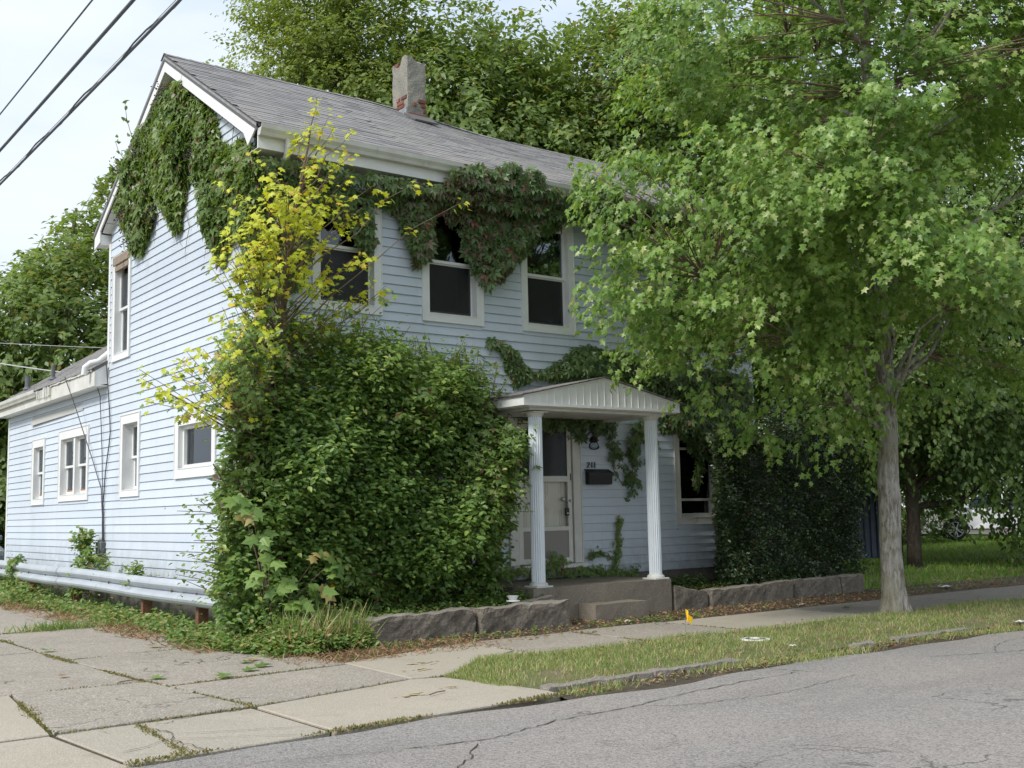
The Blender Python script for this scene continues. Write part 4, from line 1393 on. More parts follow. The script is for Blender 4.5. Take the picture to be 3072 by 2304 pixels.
# ---- things fixed to the wall
mb = thing('mailbox', 'black wall mailbox below the house number beside the front door', 'mailbox', (11.345, 12.92, 1.9))
B().prism([(12.975, 1.815), (12.885, 1.815), (12.865, 1.96), (12.875, 1.985), (12.975, 2.035)], 'x', 11.11, 11.575).obj('box', MT['black'], mb, bevel=0.006)
B().prism([(12.886, 1.968), (12.853, 1.945), (12.862, 1.99), (12.98, 2.05), (12.98, 2.043), (12.88, 1.99)], 'x', 11.095, 11.59).obj('lid', MT['black'], mb)
B().box(11.17, 11.515, 12.866, 12.876, 1.85, 1.858).box(11.17, 11.515, 12.866, 12.872, 1.92, 1.928).obj('rib', MT['black'], mb)
num = thing('house_number', 'dark metal house number 211 above the black mailbox', 'house number', (11.25, 12.98, 2.11))
def digit_poly(ch, ox, oz, h=0.085):
    s = h
    if ch == '1':
        parts = [[(0.20, 0), (0.34, 0), (0.34, 1), (0.20, 1)], [(0.06, 0.76), (0.20, 0.86), (0.20, 0.99), (0.06, 0.86)]]
    else:
        parts = [[(0.02, 0), (0.60, 0), (0.60, 0.11), (0.02, 0.11)], [(0.02, 0.11), (0.18, 0.11), (0.58, 0.55), (0.46, 0.62)], [(0.46, 0.60), (0.58, 0.55), (0.60, 0.84), (0.47, 0.82)],
                 [(0.47, 0.82), (0.60, 0.84), (0.42, 1.0), (0.22, 1.0), (0.28, 0.89)], [(0.02, 0.80), (0.14, 0.72), (0.28, 0.89), (0.22, 1.0), (0.10, 0.95)]]
    return [[(ox+px_*s, oz+pz_*s) for px_, pz_ in p] for p in parts]
for ch_, ox in (('2', 11.150), ('1', 11.226), ('1', 11.282)):
    b_ = B()
    for i, p in enumerate(digit_poly(ch_, ox, 2.070)):
        b_.prism(p, 'y', 12.962-0.0006*i, 12.985)
    b_.obj('digit', MT['bronze'], num)
lamp = thing('porch_lamp', 'black wall lantern with a clear glass bell beside the front door', 'wall lamp', (11.14, 12.9, 2.5))
B().lathe([(0.055, 0), (0.055, -0.012), (0.03, -0.03)], (11.11, 12.975, 2.52), 'y', 16).obj('wall_plate', MT['black'], lamp)
B().tube([(11.11, 12.95, 2.52), (11.12, 12.90, 2.56), (11.13, 12.86, 2.60), (11.15, 12.82, 2.60), (11.15, 12.80, 2.56), (11.15, 12.80, 2.52)], 0.011, 8).obj('arm', MT['black'], lamp)
B().lathe([(0.02, 0.07), (0.05, 0.05), (0.075, 0.0), (0.078, -0.012)], (11.15, 12.80, 2.47)).obj('lamp_cap', MT['black'], lamp, smooth=True)
B().lathe([(0.045, 0.0), (0.075, -0.04), (0.082, -0.09), (0.06, -0.12), (0.02, -0.13)], (11.15, 12.80, 2.458)).obj('glass_bell', MT['glass'], lamp, smooth=True)
ub = thing('utility_box', 'small weathered grey cable box low on the side wall above the guardrail', 'utility box', (5.72, 18.93, 0.95))
B().box(5.70, 5.781, 18.78, 19.05, 0.86, 1.08).obj('case', MT['darkgrey'], ub, bevel=0.01)
B().box(5.694, 5.70, 18.82, 19.01, 0.90, 1.04).obj('cover', MT['darkgrey'], ub)
mtr = thing('gas_meter', 'grey utility meter with a yellow sticker half hidden in the big shrub', 'meter', (6.4, 12.15, 0.6))
B().box(6.28, 6.52, 12.05, 12.2, 0.52, 0.78).obj('case', MT['darkgrey'], mtr, bevel=0.02)
B().box(6.33, 6.46, 12.044, 12.049, 0.56, 0.64).obj('sticker', MT['yellow'], mtr)
B().tube([(6.35, 12.12, 0.1), (6.35, 12.12, 0.52)], 0.02).tube([(6.46, 12.12, 0.78), (6.46, 12.12, 0.88), (6.46, 12.4, 0.9)], 0.02).obj('pipe', MT['darkgrey'], mtr)

cables = [
    ('black cable slanting from the addition eave down to the small cable box', [(5.50, 20.35, 3.95), (5.62, 20.1, 3.4), (5.74, 19.55, 2.55), (5.765, 19.02, 1.95), (5.765, 18.93, 1.5), (5.765, 18.9, 1.1)], 0.008),
    ('straight black cable hanging beside the storey corner down to the cable box', [(5.60, 19.12, 3.92), (5.74, 19.1, 3.5), (5.765, 19.03, 2.6), (5.765, 18.95, 1.95), (5.765, 18.87, 1.2), (5.765, 18.85, 1.0)], 0.007),
    ('crinkled black cable at the corner of the two-storey wall', [(5.74, 18.80, 4.0), (5.765, 18.76, 3.6), (5.765, 18.66, 3.15), (5.765, 18.60, 2.85), (5.765, 18.68, 2.6), (5.765, 18.82, 2.2), (5.765, 18.90, 1.7), (5.765, 18.84, 1.3), (5.765, 18.78, 0.9), (5.765, 18.60, 0.80)], 0.009)]
for lab, path, rr in cables:
    b_ = B()
    P = []
    for i in range(len(path)-1):
        for t in (0, 0.33, 0.66):
            a, c = Vector(path[i]), Vector(path[i+1])
            P.append(a.lerp(c, t)+Vector((0, random.uniform(-0.006, 0.006), 0)))
    P.append(Vector(path[-1]))
    b_.tube(P, rr, 6)
    tag(b_.obj('cable', MT['cable'], loc=path[0]), lab, 'cable', 'cables down the side wall')
b_ = B()
for i in range(4):
    y = 18.85+0.06*i
    b_.tube([(5.76, y, 0.88), (5.74, y+0.10, 0.80), (5.75, y+0.16, 0.70), (5.76, y+0.22+0.03*i, 0.66)], 0.005, 5)
tag(b_.obj('cable', MT['cable'], loc=(5.76, 18.9, 0.8)), 'loose cable ends trailing below the small cable box', 'cable', 'cables down the side wall')

# ================================================================== GUARDRAIL
rail = thing('guardrail', 'corrugated steel guardrail in three lapped lengths along the side of the house', 'guardrail', (5.35, 18, 0))
prof = [(0.0, 0.31), (0.02, 0.318), (0.050, 0.30), (0.075, 0.265), (0.082, 0.235), (0.070, 0.205), (0.02, 0.165), (0.0, 0.155), (0.02, 0.145), (0.070, 0.105), (0.082, 0.075), (0.075, 0.045), (0.05, 0.01), (0.02, -0.008), (0.0, 0.0)]
def railz(y):
    return 0.325+0.005*(y-13)+0.008*math.sin(y*1.1)
for i, (ya, yb) in enumerate(((12.9, 16.45), (16.4, 19.95), (19.9, 24.0), (23.95, 31.0))):
    n = 14
    vs = []
    lift = 0.007*(i % 2)
    for k_ in range(n+1):
        y = ya+(yb-ya)*k_/n
        xo = 5.40-0.008*(y-13)*0+0.012*math.sin(y*0.9)+lift
        for px_, pz_ in prof:
            vs.append((xo-px_, y, railz(y)+pz_*0.98))
        for px_, pz_ in prof[::-1]:
            vs.append((xo-px_+0.004, y, railz(y)+pz_*0.98))
    m = len(prof)*2
    fs = [(k_*m+j, k_*m+(j+1) % m, (k_+1)*m+(j+1) % m, (k_+1)*m+j) for k_ in range(n) for j in range(m)]
    rp = B().add(vs, fs).obj('rail_panel', MT['galv'], rail, smooth=False)
    for yb_ in ((ya+0.12, ya+0.9, (ya+yb)/2)):
        B().lathe([(0.018, 0), (0.016, -0.012), (0.006, -0.016)], (5.385, yb_, railz(yb_)+0.155), 'x', 8).obj('bolt', MT['rust'], rp)
for y in (13.9, 15.95, 19.3, 22.0, 25.0, 28.5):
    bb = B().box(5.43, 5.56, y-0.05, y-0.04, -0.15, 0.62).box(5.43, 5.44, y-0.045, y+0.05, -0.15, 0.62).box(5.55, 5.56, y-0.045, y+0.05, -0.15, 0.62)
    bb.obj('post', MT['rust'], rail)

# ================================================================== WIRES
def wire(x, z, r, sagm, label, y0=-18, y1=46, mat=None, dx=0.0):
    path = []
    for i in range(41):
        t = i/40
        path.append((x+dx*t, y0+(y1-y0)*t, z-sagm*4*t*(1-t)+sagm*0.93))
    return tag(B().tube(path, r, 8).obj('overhead_wire', mat or MT['wire'], loc=path[0], smooth=True), label, 'wire', 'overhead wires')
wire(3.40, 7.02, 0.010, 0.5, 'thinnest overhead wire, leftmost of the three crossing the sky')
wire(3.76, 7.02, 0.021, 0.5, 'middle one of the three dark overhead wires crossing the sky')
w3 = wire(4.17, 7.02, 0.018, 0.5, 'thick lashed overhead cable nearest the house gable')
B().tube([(4.17+0.026*math.cos(i*1.1), -18+64*i/160, 7.02+0.026*math.sin(i*1.1)+0.022-0.5*4*(i/160)*(1-i/160)+0.465) for i in range(161)], 0.011, 6).obj('lashed_wire', MT['wire'], w3)
B().tube([(4.17, -18+64*i/40, 7.02+0.05-0.5*4*(i/40)*(1-i/40)+0.465) for i in range(41)], 0.006, 5).obj('support_strand', MT['wire_pale'], w3)
for (lab, a, b_, r_, sg) in (('pale service wire running to the roof of the rear addition', (2.0, 31.0, 6.3), (6.25, 23.4, 4.42), 0.014, 0.35),
                             ('thin upper service wire in front of the dark trees at left', (1.0, 34.0, 6.6), (8.2, 25.4, 5.3), 0.007, 0.3)):
    path = [(a[0]+(b_[0]-a[0])*t, a[1]+(b_[1]-a[1])*t, a[2]+(b_[2]-a[2])*t-sg*4*t*(1-t)*0.3) for t in np.linspace(0, 1, 17)]
    tag(B().tube(path, r_, 6).obj('service_wire', MT['wire_pale'], loc=path[0]), lab, 'wire', 'service wires')

# ================================================================== CREEPERS ON THE WALLS
gable_poly = [(15.75, 7.98), (15.35, 7.92), (14.97, 7.63), (14.3, 7.0), (14.1, 6.55), (13.62, 6.42), (13.0, 6.2), (12.70, 5.89), (12.70, 4.32), (13.1, 4.5), (13.40, 4.95), (13.75, 4.98), (14.0, 4.72), (14.30, 5.05),
              (14.55, 5.45), (14.80, 6.00), (14.98, 6.85), (15.25, 6.20), (15.47, 5.59), (15.75, 5.55), (16.01, 5.85), (16.62, 6.30), (16.65, 5.92), (16.9, 5.60), (17.49, 5.55), (17.88, 6.0), (18.3, 6.5), (18.25, 7.0), (17.85, 7.35), (17.13, 7.65), (16.5, 7.88), (16.2, 7.97)]
def creeper_wall(parent, mapf, poly, n, thick, mat, size=0.125, single=0, hang=0.9, seed=0.0, part='foliage', edge=0.22):
    q = sample_poly(poly, n)
    ed = edge_dist(q, poly)
    kk = ed > 0.05+0.07*fnoise(np.stack([q[:, 0], q[:, 1], 0*ed], 1), 5.5, seed)
    q, ed = q[kk], ed[kk]
    n = len(q)
    P3 = np.stack([q[:, 0], q[:, 1], np.zeros(n)], 1)
    bul = 0.55+0.45*fnoise(P3, 2.6, seed)
    d = thick*np.clip(ed/edge, 0.25, 1)*bul*(RNG.random(n)**0.6)+0.03
    pos = mapf(q[:, 0], d, q[:, 1])
    o0 = np.array(mapf(np.zeros(1), np.zeros(1), np.zeros(1)))[0]
    o1 = np.array(mapf(np.zeros(1), np.ones(1), np.zeros(1)))[0]
    outw = o1-o0
    al = np.array(mapf(np.ones(1), np.zeros(1), np.zeros(1)))[0]-o0
    nr = outw[None]*1.0+np.array([0, 0, 0.35])[None]+RNG.normal(0, 0.38, (n, 3))
    tp = np.array([0, 0, -hang])[None]+outw[None]*0.25+RNG.normal(0, 0.35, (n, 3))
    return leaves(parent, pos, tp, nr, size*RNG.uniform(0.6, 1.15, n), T_CR, mat, single, part)
def vmap_side(u, d, z):
    return np.stack([SX-d, u, z], 1)
def vmap_front(u, d, z):
    return np.stack([u, FY-d, z], 1)

cr1 = thing('creeper', 'dense green creeper hanging in three long tongues on the gable wall', 'creeper', (5.7, 15.8, 5.5))
creeper_wall(cr1, vmap_side, gable_poly, 7500, 0.30, LM['creeper'], 0.135, 300, seed=1.0)
# creeper reaches past the roof edge at the rear rake
# thin shoots standing above the rake
for pth in ([(5.6, 17.3, 7.45), (5.55, 17.4, 7.75), (5.5, 17.35, 8.0)], [(5.6, 18.5, 6.75), (5.5, 18.62, 6.9), (5.45, 18.7, 7.1)], [(5.6, 17.7, 7.2), (5.55, 17.8, 7.35), (5.5, 17.8, 7.5)]):
    B().tube(pth, [0.006, 0.005, 0.003], 5).obj('shoot', MT['twig'], cr1)
    P = np.array(pth)
    pp = np.repeat(P, 4, 0)+RNG.normal(0, 0.03, (12, 3))
    leaves(cr1, pp, RNG.normal(0, 1, (12, 3))+np.array([0, 0, -0.3]), RNG.normal(0, 1, (12, 3)), 0.09, T_OV, LM['creeper'], 0, 'shoot_leaves')
bb = B()
for i in range(26):
    y0_, z0_ = random.uniform(13.2, 18.2), random.uniform(5.6, 7.0)
    pth = [(SX-0.03, y0_, z0_)]
    for k_ in range(5):
        pth.append((SX-0.03-random.uniform(0, 0.02), pth[-1][1]+random.uniform(-0.10, 0.10), pth[-1][2]-random.uniform(0.08, 0.22)))
    bb.tube(pth, [0.006, 0.005, 0.005, 0.004, 0.003, 0.002], 4, cap=False)
bb.obj('runners', MT['twig'], cr1, kind='stuff', fix=False)
# dark berries in clusters
bpos = []
for (u, z) in ((17.55, 6.95), (16.6, 6.95), (15.55, 7.55), (14.3, 6.35), (17.2, 6.15), (15.8, 5.85), (16.95, 5.7)):
    for i in range(45):
        bpos.append((SX-0.30-random.uniform(0, 0.14), u+random.gauss(0, 0.10), z+random.gauss(0, 0.09)))
b_ = B()
for p in bpos:
    r_ = 0.013
    b_.add([(p[0]+r_, p[1], p[2]), (p[0]-r_, p[1], p[2]), (p[0], p[1]+r_, p[2]), (p[0], p[1]-r_, p[2]), (p[0], p[1], p[2]+r_), (p[0], p[1], p[2]-r_)],
           [(0, 2, 4), (2, 1, 4), (1, 3, 4), (3, 0, 4), (2, 0, 5), (1, 2, 5), (3, 1, 5), (0, 3, 5)])
b_.obj('berries', LM['berry'], cr1, kind='stuff')

front_poly = [(5.70, 5.95), (6.3, 5.93), (7.3, 5.93), (8.30, 5.98), (8.45, 6.20), (8.9, 6.34), (9.54, 6.42), (9.9, 6.40), (10.1, 6.2), (10.7, 6.18), (10.9, 6.45), (11.4, 6.42), (11.71, 6.25), (12.61, 6.25), (13.6, 6.2), (14.4, 6.1), (14.4, 5.4), (13.2, 5.5), (12.59, 5.62), (11.78, 5.68),
              (11.0, 5.70), (10.79, 5.72), (10.29, 5.50), (9.98, 5.20), (9.72, 4.90), (9.50, 4.72), (9.30, 4.50), (9.17, 4.46), (9.03, 4.85), (8.86, 5.36), (8.50, 5.60), (8.40, 5.05), (8.22, 4.80), (8.02, 4.80), (7.87, 5.17), (7.80, 5.50), (7.51, 5.57), (7.44, 4.98), (7.25, 4.80), (7.09, 5.25), (6.62, 5.37), (6.55, 4.90), (6.45, 4.33), (5.70, 4.1)]
cr2 = thing('creeper', 'dark reddening creeper draped under the front eave over the upper windows', 'creeper', (9.5, 12.8, 5.6))
n_ = 8000
q_ = sample_poly(front_poly, n_)
ed_ = edge_dist(q_, front_poly)
kk = ed_ > 0.05+0.10*fnoise(np.stack([q_[:, 0], q_[:, 1], 0*ed_], 1), 5.0, 2)
kk &= RNG.random(n_) < 0.75+0.35*fnoise(np.stack([q_[:, 0], q_[:, 1], 0*ed_], 1), 3.0, 7)
q_, ed_ = q_[kk], ed_[kk]
n_ = len(q_)
d_ = 0.42*np.clip(ed_/0.2, 0.3, 1)*(0.6+0.4*fnoise(np.stack([q_[:, 0], q_[:, 1], 0*q_[:, 0]], 1), 2.5, 4))*RNG.random(n_)**0.55+0.04
over = q_[:, 1] > 6.0
d_ = np.where(over, 0.50+0.10*RNG.random(n_), np.where(q_[:, 1] > 5.75, np.maximum(d_, 0.25+0.25*RNG.random(n_)), d_))
pos_ = vmap_front(q_[:, 0], d_, q_[:, 1])
nr_ = np.array([-0.1, -1.0, 0.4])+RNG.normal(0, 0.38, (n_, 3))
tp_ = np.array([0, -0.2, -0.9])+RNG.normal(0, 0.38, (n_, 3))
sz_ = 0.135*RNG.uniform(0.45, 1.15, n_)
redm = (RNG.random(n_) < 0.22+0.25*fnoise(pos_, 1.4, 9))
leaves(cr2, pos_[~redm], tp_[~redm], nr_[~redm], sz_[~redm], T_CR, LM['creeper_dark'], 200, 'foliage')
leaves(cr2, pos_[redm], tp_[redm], nr_[redm], sz_[redm], T_CR, LM['creeper_red'], 90, 'red_foliage')

mid_poly = [(9.27, 3.86), (9.40, 3.96), (9.72, 3.92), (9.95, 3.66), (10.1, 3.56), (10.63, 3.66), (10.91, 3.90), (11.2, 4.0), (11.66, 3.94), (12.34, 3.88), (13.0, 3.83), (13.8, 3.80), (14.8, 3.7), (15.0, 2.0), (14.2, 2.0), (13.75, 2.25), (13.35, 2.35), (13.1, 2.6), (12.70, 2.66), (12.66, 3.05), (11.6, 3.28), (10.44, 3.35), (9.75, 3.25), (9.62, 3.60)]
cr3 = thing('creeper', 'dark creeper band on the wall above the porch hood, falling over the lower right window', 'creeper', (11.5, 12.8, 3.5))
creeper_wall(cr3, vmap_front, mid_poly, 4200, 0.34, LM['creeper_dark'], 0.125, 150, seed=7.0)
creeper_wall(cr3, vmap_front, [(13.3, 2.45), (13.75, 2.40), (13.70, 2.05), (13.55, 1.75), (13.45, 1.72), (13.38, 2.0)], 90, 0.15, LM['creeper_dark'], 0.12, 0, seed=2.0, part='hanging_foliage')

cr4 = thing('creeper', 'thin creeper strands hanging under the porch hood over the door and wall lamp', 'creeper', (11, 12.9, 2.7))
def strand(parent, pts, n, mat, size, wob=0.05, single=0, tmpl=T_CR, flat=(0, -1, 0.25)):
    P = np.array(pts, float)
    t = RNG.random(n)*(len(P)-1)
    i = np.minimum(t.astype(int), len(P)-2)
    f = (t-i)[:, None]
    pos = P[i]*(1-f)+P[i+1]*f+RNG.normal(0, wob, (n, 3))*np.array([1, 0.4, 1])
    pos[:, 1] = np.minimum(pos[:, 1], 12.965)
    B().tube([tuple(p) for p in P], 0.006, 5).obj('stem', MT['twig'], parent)
    return leaves(parent, pos, np.array([0, -0.1, -0.9])+RNG.normal(0, 0.4, (n, 3)), np.array(flat)+RNG.normal(0, 0.3, (n, 3)), size*RNG.uniform(0.6, 1.15, n), tmpl, mat, single, 'strand_leaves')
strand(cr4, [(9.95, 12.93, 2.76), (10.6, 12.90, 2.72), (11.2, 12.9, 2.74), (11.6, 12.9, 2.72)], 230, LM['creeper_dark'], 0.11, 0.065)
strand(cr4, [(10.9, 12.92, 2.74), (10.98, 12.92, 2.55)], 30, LM['creeper_dark'], 0.11, 0.05)
strand(cr4, [(11.55, 12.9, 2.74), (11.62, 12.92, 2.45), (11.72, 12.93, 2.2)], 70, LM['creeper_dark'], 0.10, 0.06)
strand(cr4, [(11.62, 12.93, 2.3), (11.66, 12.95, 2.05), (11.85, 12.95, 1.80)], 12, LM['creeper_dark'], 0.06, 0.02)
strand(cr4, [(12.15, 12.85, 2.77), (12.10, 12.9, 2.4), (12.05, 12.93, 2.1), (12.02, 12.93, 1.75)], 120, LM['creeper_dark'], 0.115, 0.075, 40)
strand(cr4, [(12.3, 12.85, 2.77), (12.35, 12.85, 2.5)], 50, LM['creeper_dark'], 0.115, 0.08)
cr5 = thing('creeper', 'small bright creeper climbing the siding between mailbox and right column', 'creeper', (11.75, 12.93, 0.5))
strand(cr5, [(11.62, 12.93, 0.50), (11.70, 12.95, 0.75), (11.72, 12.95, 1.0), (11.74, 12.95, 1.33)], 130, LM['weed'], 0.062, 0.035, 30)
strand(cr5, [(11.66, 12.94, 0.52), (11.50, 12.95, 0.78), (11.25, 12.95, 0.80), (11.12, 12.95, 0.74)], 60, LM['creeper'], 0.06, 0.03)
strand(cr5, [(10.05, 12.90, 0.62), (10.9, 12.85, 0.55), (11.4, 12.85, 0.50), (12.0, 12.88, 0.48)], 240, LM['creeper'], 0.075, 0.045)
strand(cr5, [(9.15, 12.8, 0.55), (10.05, 12.85, 0.60), (10.5, 12.85, 0.72)], 150, LM['creeper'], 0.08, 0.06)

# ================================================================== TREES AND SHRUBS
def limb_path(a, b, n=6, bow=0.15, rng=RNG):
    a, b = np.array(a, float), np.array(b, float)
    t = np.linspace(0, 1, n)[:, None]
    p = a*(1-t)+b*t
    L = np.linalg.norm(b-a)
    p[:, 2] += (np.sin(math.pi*t[:, 0]))*bow*L*0.5
    p[1:-1] += rng.normal(0, 0.025*L, (n-2, 3))
    return p

def make_tree(t, trunk, trad, crown_c, crown_r, n_clusters, twigs_per, lv_per, lsize, mat, bark, tmpl=T_OV, limbs=16, start=0.3, zmin=None, keep=None, seed=0.0,
              single=0, cl_r=0.55, twl=0.45, inner=0.35, droop=0.55, trunk_sides=14, flare=None, squash=0.5, limb_r=0.05, extra=None, rfun=None, bow=0.12, boughs=0):
    rng = np.random.default_rng(int(seed*100)+5)
    P = np.array(trunk, float)
    # trunk
    tt = np.linspace(0, len(P)-1, len(P)*(4 if not flare else 9))
    i = np.minimum(tt.astype(int), len(P)-2)
    f = (tt-i)[:, None]
    path = P[i]*(1-f)+P[i+1]*f
    rr = np.interp(tt, np.arange(len(P)), trad)
    b_ = B()
    b_.tube([tuple(p) for p in path], list(rr), trunk_sides)
    if flare:
        vs = np.array(b_.v)
        base = P[0]
        for k_ in range(len(vs)):
            h = vs[k_][2]-base[2]
            if h < 0.5:
                a = math.atan2(vs[k_][1]-base[1], vs[k_][0]-base[0])
                s = 1+flare*max(0, (0.5-h)/0.5)**2.2*(0.7+0.5*math.sin(a*5+1))
                vs[k_][0] = base[0]+(vs[k_][0]-base[0])*s
                vs[k_][1] = base[1]+(vs[k_][1]-base[1])*s
            a = math.atan2(vs[k_][1]-base[1], vs[k_][0]-base[0])
            s = 1+0.035*math.sin(a*9+h*1.1)+0.03*math.sin(a*4+h*3.1)+0.03*math.sin(h*6.0+a)+0.10*math.exp(-((h-1.55)/0.07)**2)*max(0, math.cos(a+1.2))+0.09*math.exp(-((h-1.15)/0.05)**2)*max(0, math.cos(a+2.0))
            vs[k_][0] = base[0]+(vs[k_][0]-base[0])*s
            vs[k_][1] = base[1]+(vs[k_][1]-base[1])*s
        b_.v = [tuple(v) for v in vs]
    b_.obj('trunk', bark, t, smooth=True)
    # crown cluster centres
    c, r = np.array(crown_c, float), np.array(crown_r, float)
    cs = []
    while len(cs) < n_clusters:
        d = unit(rng.normal(0, 1, (400, 3)))
        rho = inner+(1-inner)*rng.random(400)**0.6
        wob = 1+0.18*fnoise(d, 2.5, seed)
        p = c+d*r*(rho*wob)[:, None]
        ok = np.ones(400, bool)
        if zmin is not None:
            ok &= p[:, 2] > (zmin(p) if callable(zmin) else zmin)
        if keep is not None:
            ok &= keep(p)
        cs += list(p[ok])
    C = np.array(cs[:n_clusters])
    if boughs:
        # gather the clusters into drooping sprays with gaps between them
        out = []
        for b0 in C[:boughs]:
            o = unit((b0-c)*np.array([1, 1, 0.35]))
            la = np.array([-o[1], o[0], 0])
            L = rng.uniform(0.55, 1.05)
            for k_ in range(n_clusters//boughs):
                u_ = rng.uniform(-1.0, 0.75)
                out.append(b0+o*u_*L+la*rng.normal(0, 0.30)*(1-0.5*max(u_, 0))+np.array([0, 0, -0.22*(u_+0.3)**2*L+rng.normal(0, 0.07)]))
        C = np.array(out)
        if keep is not None:
            C = C[keep(C)]
    if extra is not None:
        C = np.concatenate([C, np.array(extra, float)])
    # limbs
    lb = B()
    anchors = []
    idx = rng.choice(len(C), limbs, replace=False)
    zt0, zt1 = P[0][2], P[-1][2]
    for j in idx:
        e = C[j]
        s = start+(0.98-start)*np.clip((e[2]-c[2]+r[2])/(2*r[2]), 0.0, 1)*0.85
        k_ = min(int(s*(len(path)-1)), len(path)-2)
        a = path[k_]
        pp = limb_path(a, c*0.12+e*0.88, 7, bow, rng)
        r0 = min(rr[k_]*0.55, limb_r*(1+np.linalg.norm(e-a)/4))
        lb.tube([tuple(q) for q in pp], list(np.linspace(r0, r0*0.25, 7)), 7, cap=False)
        anchors += [q for q in pp[1:]]
    lb.obj('limbs', bark, t, smooth=True, kind='stuff', fix=False)
    A = np.array(anchors)
    sb = B()
    for e in C:
        dd = np.linalg.norm(A-e, axis=1)+np.where(A[:, 2] > e[2]+0.3, 1.0, 0)
        a = A[dd.argmin()]
        L = np.linalg.norm(e-a)
        if L < 0.1:
            continue
        pp = limb_path(a, e, 4, 0.06, rng)
        sb.tube([tuple(q) for q in pp], [0.011+0.002*L, 0.009, 0.007, 0.004], 4, cap=False)
    sb.obj('branches', MT['twig'], t, kind='stuff', fix=False)
    # twigs and leaves
    T = len(C)*twigs_per
    base = np.repeat(C, twigs_per, 0)+rng.normal(0, 1, (T, 3))*cl_r*np.array([1, 1, squash])
    outd = unit(base-c)
    d = outd*0.9+rng.normal(0, 0.6, (T, 3))+np.array([0, 0, 0.05])
    if keep is not None:
        ok = keep(base)
        base, d = base[ok], d[ok]
    pos, tip, nr = twig_leaves(base, d, twl*rng.uniform(0.6, 1.3, len(base)), lv_per, droop, 0.8, rng)
    if keep is not None:
        ok = keep(pos)
        pos, tip, nr = pos[ok], tip[ok], nr[ok]
    nr = nr+unit(pos-c)*0.5
    leaves(t, pos, tip, nr, lsize*rng.uniform(0.6, 1.2, len(pos)), tmpl, mat, single, 'crown')

# --- street maple
st = thing('street_maple', 'young maple with pale grey trunk standing in the grass verge by the road', 'tree', (12.97, 9.0, 0))
def keep_maple(p):
    bad = (p[:, 1] > 12.35) & (p[:, 2] < 8.6) & (p[:, 0] < 15.3)
    bad |= (p[:, 1] > 11.2) & (p[:, 2] < 3.4) & (p[:, 0] < 13.2)
    lim = 7.75+0.50*np.clip(p[:, 2]-5.3, 0, 9)+0.85*np.clip(p[:, 1]-9.3, 0, 9)
    bad |= p[:, 0] < lim
    return ~bad
def zmin_maple(p):
    # lower on the house side, higher on the street side beyond the trunk
    return np.where(p[:, 0] < 13.6, 2.80+0.36*np.abs(p[:, 0]-11.9)**1.2, 2.9+0.18*(p[:, 0]-13.6))
extra_cl = [(8.35, 9.2, 3.9), (8.45, 9.3, 4.3), (8.3, 9.3, 4.7), (8.6, 9.3, 5.1), (8.9, 9.2, 5.4), (8.7, 8.9, 4.2), (9.0, 8.8, 4.9), (9.3, 8.9, 5.6), (9.2, 9.5, 3.6), (9.8, 8.9, 3.3), (9.4, 9.0, 4.3), (9.9, 8.8, 5.0), (8.5, 9.3, 3.75), (10.9, 9.5, 2.5), (11.2, 9.7, 2.35), (11.6, 9.4, 2.3), (12.2, 9.2, 2.45), (12.6, 8.9, 2.6), (10.4, 9.7, 2.9), (9.5, 9.6, 3.4), (9.0, 9.5, 3.8), (8.75, 9.5, 4.0), (8.7, 9.4, 4.75), (9.0, 9.5, 4.9), (9.6, 9.6, 4.5), (13.0, 8.3, 2.9), (13.4, 8.1, 3.1), (8.95, 9.6, 5.35),
            (11.9, 9.1, 2.7), (12.4, 8.6, 3.0), (11.0, 9.1, 3.1), (10.0, 9.3, 3.7), (9.6, 9.4, 3.9)]
make_tree(st, [(12.97, 9.0, -0.05), (12.96, 9.0, 0.35), (12.97, 9.0, 1.0), (12.99, 9.0, 1.7), (13.08, 9.0, 2.6), (13.03, 9.0, 4.4), (13.08, 9.02, 6.1), (13.15, 9.05, 8.0), (13.2, 9.0, 10.2)],
          [0.165, 0.145, 0.138, 0.132, 0.118, 0.10, 0.085, 0.055, 0.02], (13.2, 9.15, 6.6), (4.9, 3.9, 4.6), 1120, 8, 13, 0.090, LM['maple'], MT['bark'], T_MAPLE2,
          limbs=26, limb_r=0.017, start=0.36, zmin=zmin_maple, keep=keep_maple, seed=1.3, single=300, cl_r=0.22, twl=0.30, inner=0.32, droop=0.8, trunk_sides=44, flare=0.5, squash=0.5, boughs=160, extra=extra_cl, bow=0.10)

# --- yellow maple sapling growing out of the shrub at the corner
sap_poly = [(4.25, 3.0), (4.4, 2.8), (4.85, 3.3), (5.2, 3.1), (5.7, 3.3), (6.0, 3.6), (6.3, 3.9), (6.6, 4.05), (7.15, 4.2), (6.75, 4.4), (6.7, 5.0), (6.85, 5.45), (6.45, 5.75), (6.4, 6.2), (6.25, 5.9), (6.05, 6.35), (5.95, 6.2), (6.05, 5.7), (5.7, 5.5), (5.2, 5.4), (5.0, 5.0), (4.75, 4.6), (4.85, 3.9), (4.7, 3.6)]
sp = thing('maple_sapling', 'yellow-leaved maple sapling standing at the house corner above the big shrub', 'sapling', (5.75, 12.2, 0.2))
stems = []
b_ = B()
trk = [(5.75, 12.15, 0.15), (5.72, 12.15, 1.6), (5.70, 12.15, 2.9), (5.78, 12.15, 3.9), (5.85, 12.2, 4.8), (6.05, 12.2, 5.6), (6.15, 12.2, 6.15)]
b_.tube(trk, [0.045, 0.04, 0.033, 0.026, 0.02, 0.012, 0.006], 8)
b_.obj('trunk', MT['twig'], sp, smooth=True)
tips = np.concatenate([sample_poly(sap_poly, 105), sample_poly([(4.25, 2.75), (5.2, 2.75), (5.4, 4.9), (4.75, 4.7), (4.8, 3.6), (4.3, 3.15)], 34)])
